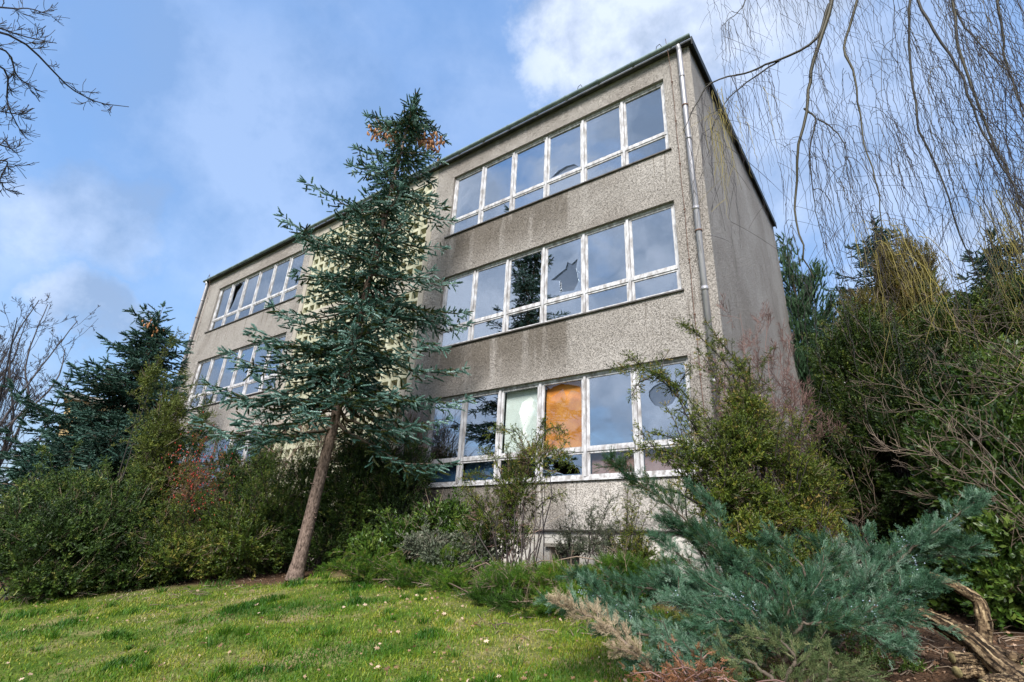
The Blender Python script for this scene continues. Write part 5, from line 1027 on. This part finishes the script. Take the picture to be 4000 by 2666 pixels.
def right_house():
    r = 38.; a = pt(1878, 870, r); b = pt(1945, 870, r); z1 = pt(1905, 822, r)[2]; d = unit((b-a)*[1, 1, 0]); nrm = np.array([-d[1], d[0], 0]); nrm = nrm if nrm@(a-CAM) > 0 else -nrm; o = np.array([a[0], a[1], 0]); L_ = 5.
    E_ = empty('house', o, 'small distant pale gabled house between the pine and the hedge', 'house'); q = lambda x, y, z: o+d*x+nrm*y+np.array([0, 0, z])
    w = QB(); he = z1-1.2
    F_ = [q(-2.5, 0, 0), q(L_*.5, 0, 0), q(L_*.5, 0, he), q(0, 0, z1+.6), q(-2.5, 0, he)]; Bk = [p+nrm*9 for p in F_]; w.quad(*F_); w.quad(*Bk[::-1])
    for i in range(5): j = (i+1) % 5; w.quad(F_[i], F_[j], Bk[j], Bk[i])
    w.build('wall', M['plinth'], E_)
    rf = QB()
    for (x0, z0, x1, z1_) in ((-2.8, he-.2, 0, z1+.72), (0, z1+.72, L_*.5+.3, he-.2)):
        P = [q(x0, -.3, z0), q(x1, -.3, z1_), q(x1, 9.3, z1_), q(x0, 9.3, z0)]; Q = [p+np.array([0, 0, .14]) for p in P]; rf.quad(*P); rf.quad(*Q)
        for i in range(4): j = (i+1) % 4; rf.quad(P[i], P[j], Q[j], Q[i])
    rf.build('roof', M['roof'], E_)
    f = QB(); V = [q(x, y, z) for z in (he-1.6, he-.5) for y in (-.06, -.003) for x in (-.4, .7)]; f.V = [tuple(v) for v in V]; f.F = [(0, 2, 3, 1), (4, 5, 7, 6), (0, 1, 5, 4), (2, 6, 7, 3), (0, 4, 6, 2), (1, 3, 7, 5)]; f.build('window', M['glassd'], E_)
right_house()

# ------------------------------------------------------------------ lawn
def vnoise(x, y, f, s):
    g = np.random.default_rng(s); o = 0
    for k in range(9):
        a = g.random()*6.28; ff = f*(.6+.9*g.random()); o = o+np.sin((x*math.cos(a)+y*math.sin(a))*ff+g.random()*6.28)
    return o/3.0
def lawn():
    g = np.random.default_rng(200); n = 340000
    r = 3.6*np.exp(g.random(n)*1.42); az = np.radians(-82+g.random(n)*90)
    x = CAM[0]+r*np.sin(az); y = CAM[1]+r*np.cos(az); sm = soilmask(x, y)
    ok = (g.random(n) > sm*1.15-.05) & (y < -.2); x, y, r = x[ok], y[ok], r[ok]
    patch = vnoise(x, y, 1.5, 1); fine = vnoise(x, y, 7, 2); tuft = np.clip(vnoise(x, y, 5.5, 3)*.8+vnoise(x, y, 11, 6)*.45-.95, 0, 1); dry = np.clip(vnoise(x, y, 1.9, 4)*.8+vnoise(x, y, 4.5, 9)*.5+.3*fine, -1.5, 1.5)
    ok = g.random(len(x)) < np.clip(.66+.30*fine-.22*dry+tuft, .10, 1); x, y, r, patch, fine, tuft, dry = (q[ok] for q in (x, y, r, patch, fine, tuft, dry)); m = len(x)
    flat = (g.random(m) < .30+.25*np.clip(dry, 0, 1)) & (tuft < .1)
    h = (.018+.018*g.random(m)-.008*np.clip(dry, 0, 1)+.085*tuft)*(1+.15*r/5); a = g.random(m)*6.28; lean = np.where(flat, 2.2, .35+.5*g.random(m)); hx = np.cos(a)*h*lean; hy = np.sin(a)*h*lean; hz = np.where(flat, h*.35, h)
    b = g.random(m)*6.28; w = (.0016+.0012*g.random(m))*(1+.12*r); z = gz(x, y)-.003
    V = np.empty((m, 5, 3)); V[:, 0] = np.stack([x-np.cos(b)*w, y-np.sin(b)*w, z], 1); V[:, 1] = np.stack([x+np.cos(b)*w, y+np.sin(b)*w, z], 1)
    V[:, 2] = np.stack([x+hx*.4+np.cos(b)*w*.8, y+hy*.4+np.sin(b)*w*.8, z+hz*.62], 1); V[:, 3] = np.stack([x+hx*.4-np.cos(b)*w*.8, y+hy*.4-np.sin(b)*w*.8, z+hz*.62], 1); V[:, 4] = np.stack([x+hx, y+hy, z+hz], 1)
    T = np.array([(0, 1, 2), (0, 2, 3), (3, 2, 4)])[None]+(np.arange(m)*5)[:, None, None]
    A = np.clip(.44+.27*dry+.12*patch+.13*g.normal(size=m)+.16*flat-.8*tuft, 0, 1)
    acc = Acc(); acc.add(V, T, np.repeat(A, 3)); tag(acc.build('grass', M['grass']), kind='stuff')
    tf = Acc()                                     # coarse single tufts
    k = 300; r = 4.6*np.exp(g.random(k)*.95); az = np.radians(-80+g.random(k)*84); tx = CAM[0]+r*np.sin(az); ty = CAM[1]+r*np.cos(az); ok = (soilmask(tx, ty) < .3) & (ty < -.4) & (vnoise(tx, ty, 1.7, 21)+g.normal(size=k)*.6 > .1); tx, ty, r = tx[ok], ty[ok], r[ok]
    for cx_, cy_, rr_ in zip(tx, ty, r):
        m_ = int(26+g.random()*60); sz = .5+.9*g.random(); ox = g.normal(size=m_)*.03*sz; oy = g.normal(size=m_)*.03*sz; X = cx_+ox; Y = cy_+oy; hh = (.05+.05*g.random(m_))*sz; dx = ox*1.1+g.normal(size=m_)*.015; dy = oy*1.1+g.normal(size=m_)*.015; a = g.random(m_)*6.28; w = .0022*(1+.07*rr_); Zg = gz(X, Y)-.003
        Vt = np.stack([np.stack([X-np.cos(a)*w, Y-np.sin(a)*w, Zg], 1), np.stack([X+np.cos(a)*w, Y+np.sin(a)*w, Zg], 1), np.stack([X+dx*.4+np.cos(a)*w*.8, Y+dy*.4+np.sin(a)*w*.8, Zg+hh*.65], 1), np.stack([X+dx*.4-np.cos(a)*w*.8, Y+dy*.4-np.sin(a)*w*.8, Zg+hh*.65], 1), np.stack([X+dx*1.5, Y+dy*1.5, Zg+hh], 1)], 1)
        tf.add(Vt, np.array([(0, 1, 2), (0, 2, 3), (3, 2, 4)])[None]+(np.arange(m_)*5)[:, None, None], np.clip(.10+.14*g.random()+.08*np.repeat(g.normal(size=m_), 3), 0, 1))
    tag(tf.build('grass_tufts', M['grass']), kind='stuff')
    # fallen leaves and litter
    la = Acc(); L1 = (np.array([[0, 0, 0], [.28, .05, .35], [.10, .02, .45], [.42, .06, .75], [.12, .0, .75], [0, .08, 1.1], [-.12, 0, .75], [-.42, .06, .75], [-.10, .02, .45], [-.28, .05, .35]]), np.array([(0, 1, 2), (2, 3, 4), (4, 5, 6), (6, 7, 8), (8, 9, 0), (0, 2, 8), (2, 4, 8), (4, 6, 8)]))
    k = 1500; r = 4*np.exp(g.random(k)*1.2); az = np.radians(-80+g.random(k)*85); x = CAM[0]+r*np.sin(az); y = CAM[1]+r*np.cos(az); P = np.stack([x, y, gz(x, y)+.028+.014*g.random(k)], 1)
    la.inst(L1, P, g.normal(size=(k, 3))*[1, 1, .25], .020+.034*g.random(k)**1.5, g.random(k), np.tile([0, 1., 0], (k, 1)))
    k = 16000; r = 3.9*np.exp(g.random(k)*1.2); az = np.radians(-80+g.random(k)*92); x = CAM[0]+r*np.sin(az); y = CAM[1]+r*np.cos(az); ok = (g.random(k) < soilmask(x, y)) & (y < -.3); x, y = x[ok], y[ok]; k = len(x)
    P = np.stack([x, y, gz(x, y)+.004+.012*g.random(k)], 1); la.inst(L1, P, g.normal(size=(k, 3))*[1, 1, .3], .016+.026*g.random(k), g.random(k)*.6)
    tag(la.build('leaf_litter', M['leaf']), kind='stuff')
    tw = Acc()
    for i in range(260):
        q = g.random()
        if q < .45: p = hit(2000+g.random()*340, 1440+g.random()*120)
        elif q < .8: t = g.random(); p = hit(250+t*420, 1385-t*55+g.normal()*10)
        else: p = hit(1100+g.random()*400, 1400+g.random()*80)
        a = g.random()*3.14; l = .06+.22*g.random(); d = np.array([math.cos(a), math.sin(a), .12*g.random()]); tw.tube(wig(np.array([p+[0, 0, .012], p+d*l*.5+[0, 0, .03*g.random()+.012], p+d*l+[0, 0, .012]]), .008, i), [.005, .004, .002], 4, g.random())
    tag(tw.build('fallen_twigs', M['tantwig']), kind='stuff')
    # low green weeds on the bare bed
    gc = Acc(); k = 900; U = 1880+g.random(k)*460; Vv = 1470+g.random(k)*95; P = np.array([hit(a_, b_) for a_, b_ in zip(U, Vv)]); nz = vnoise(P[:, 0], P[:, 1], 6, 8) > .15; P = P[nz]
    scatter(gc, LEAF_B, P, np.tile([0, 0, 1.], (len(P), 1))+g.normal(size=(len(P), 3))*.8, .05, np.clip(.6+.2*g.normal(size=len(P)), 0, 1)); tag(gc.build('ground_cover', M['laurel']), kind='stuff')
lawn()
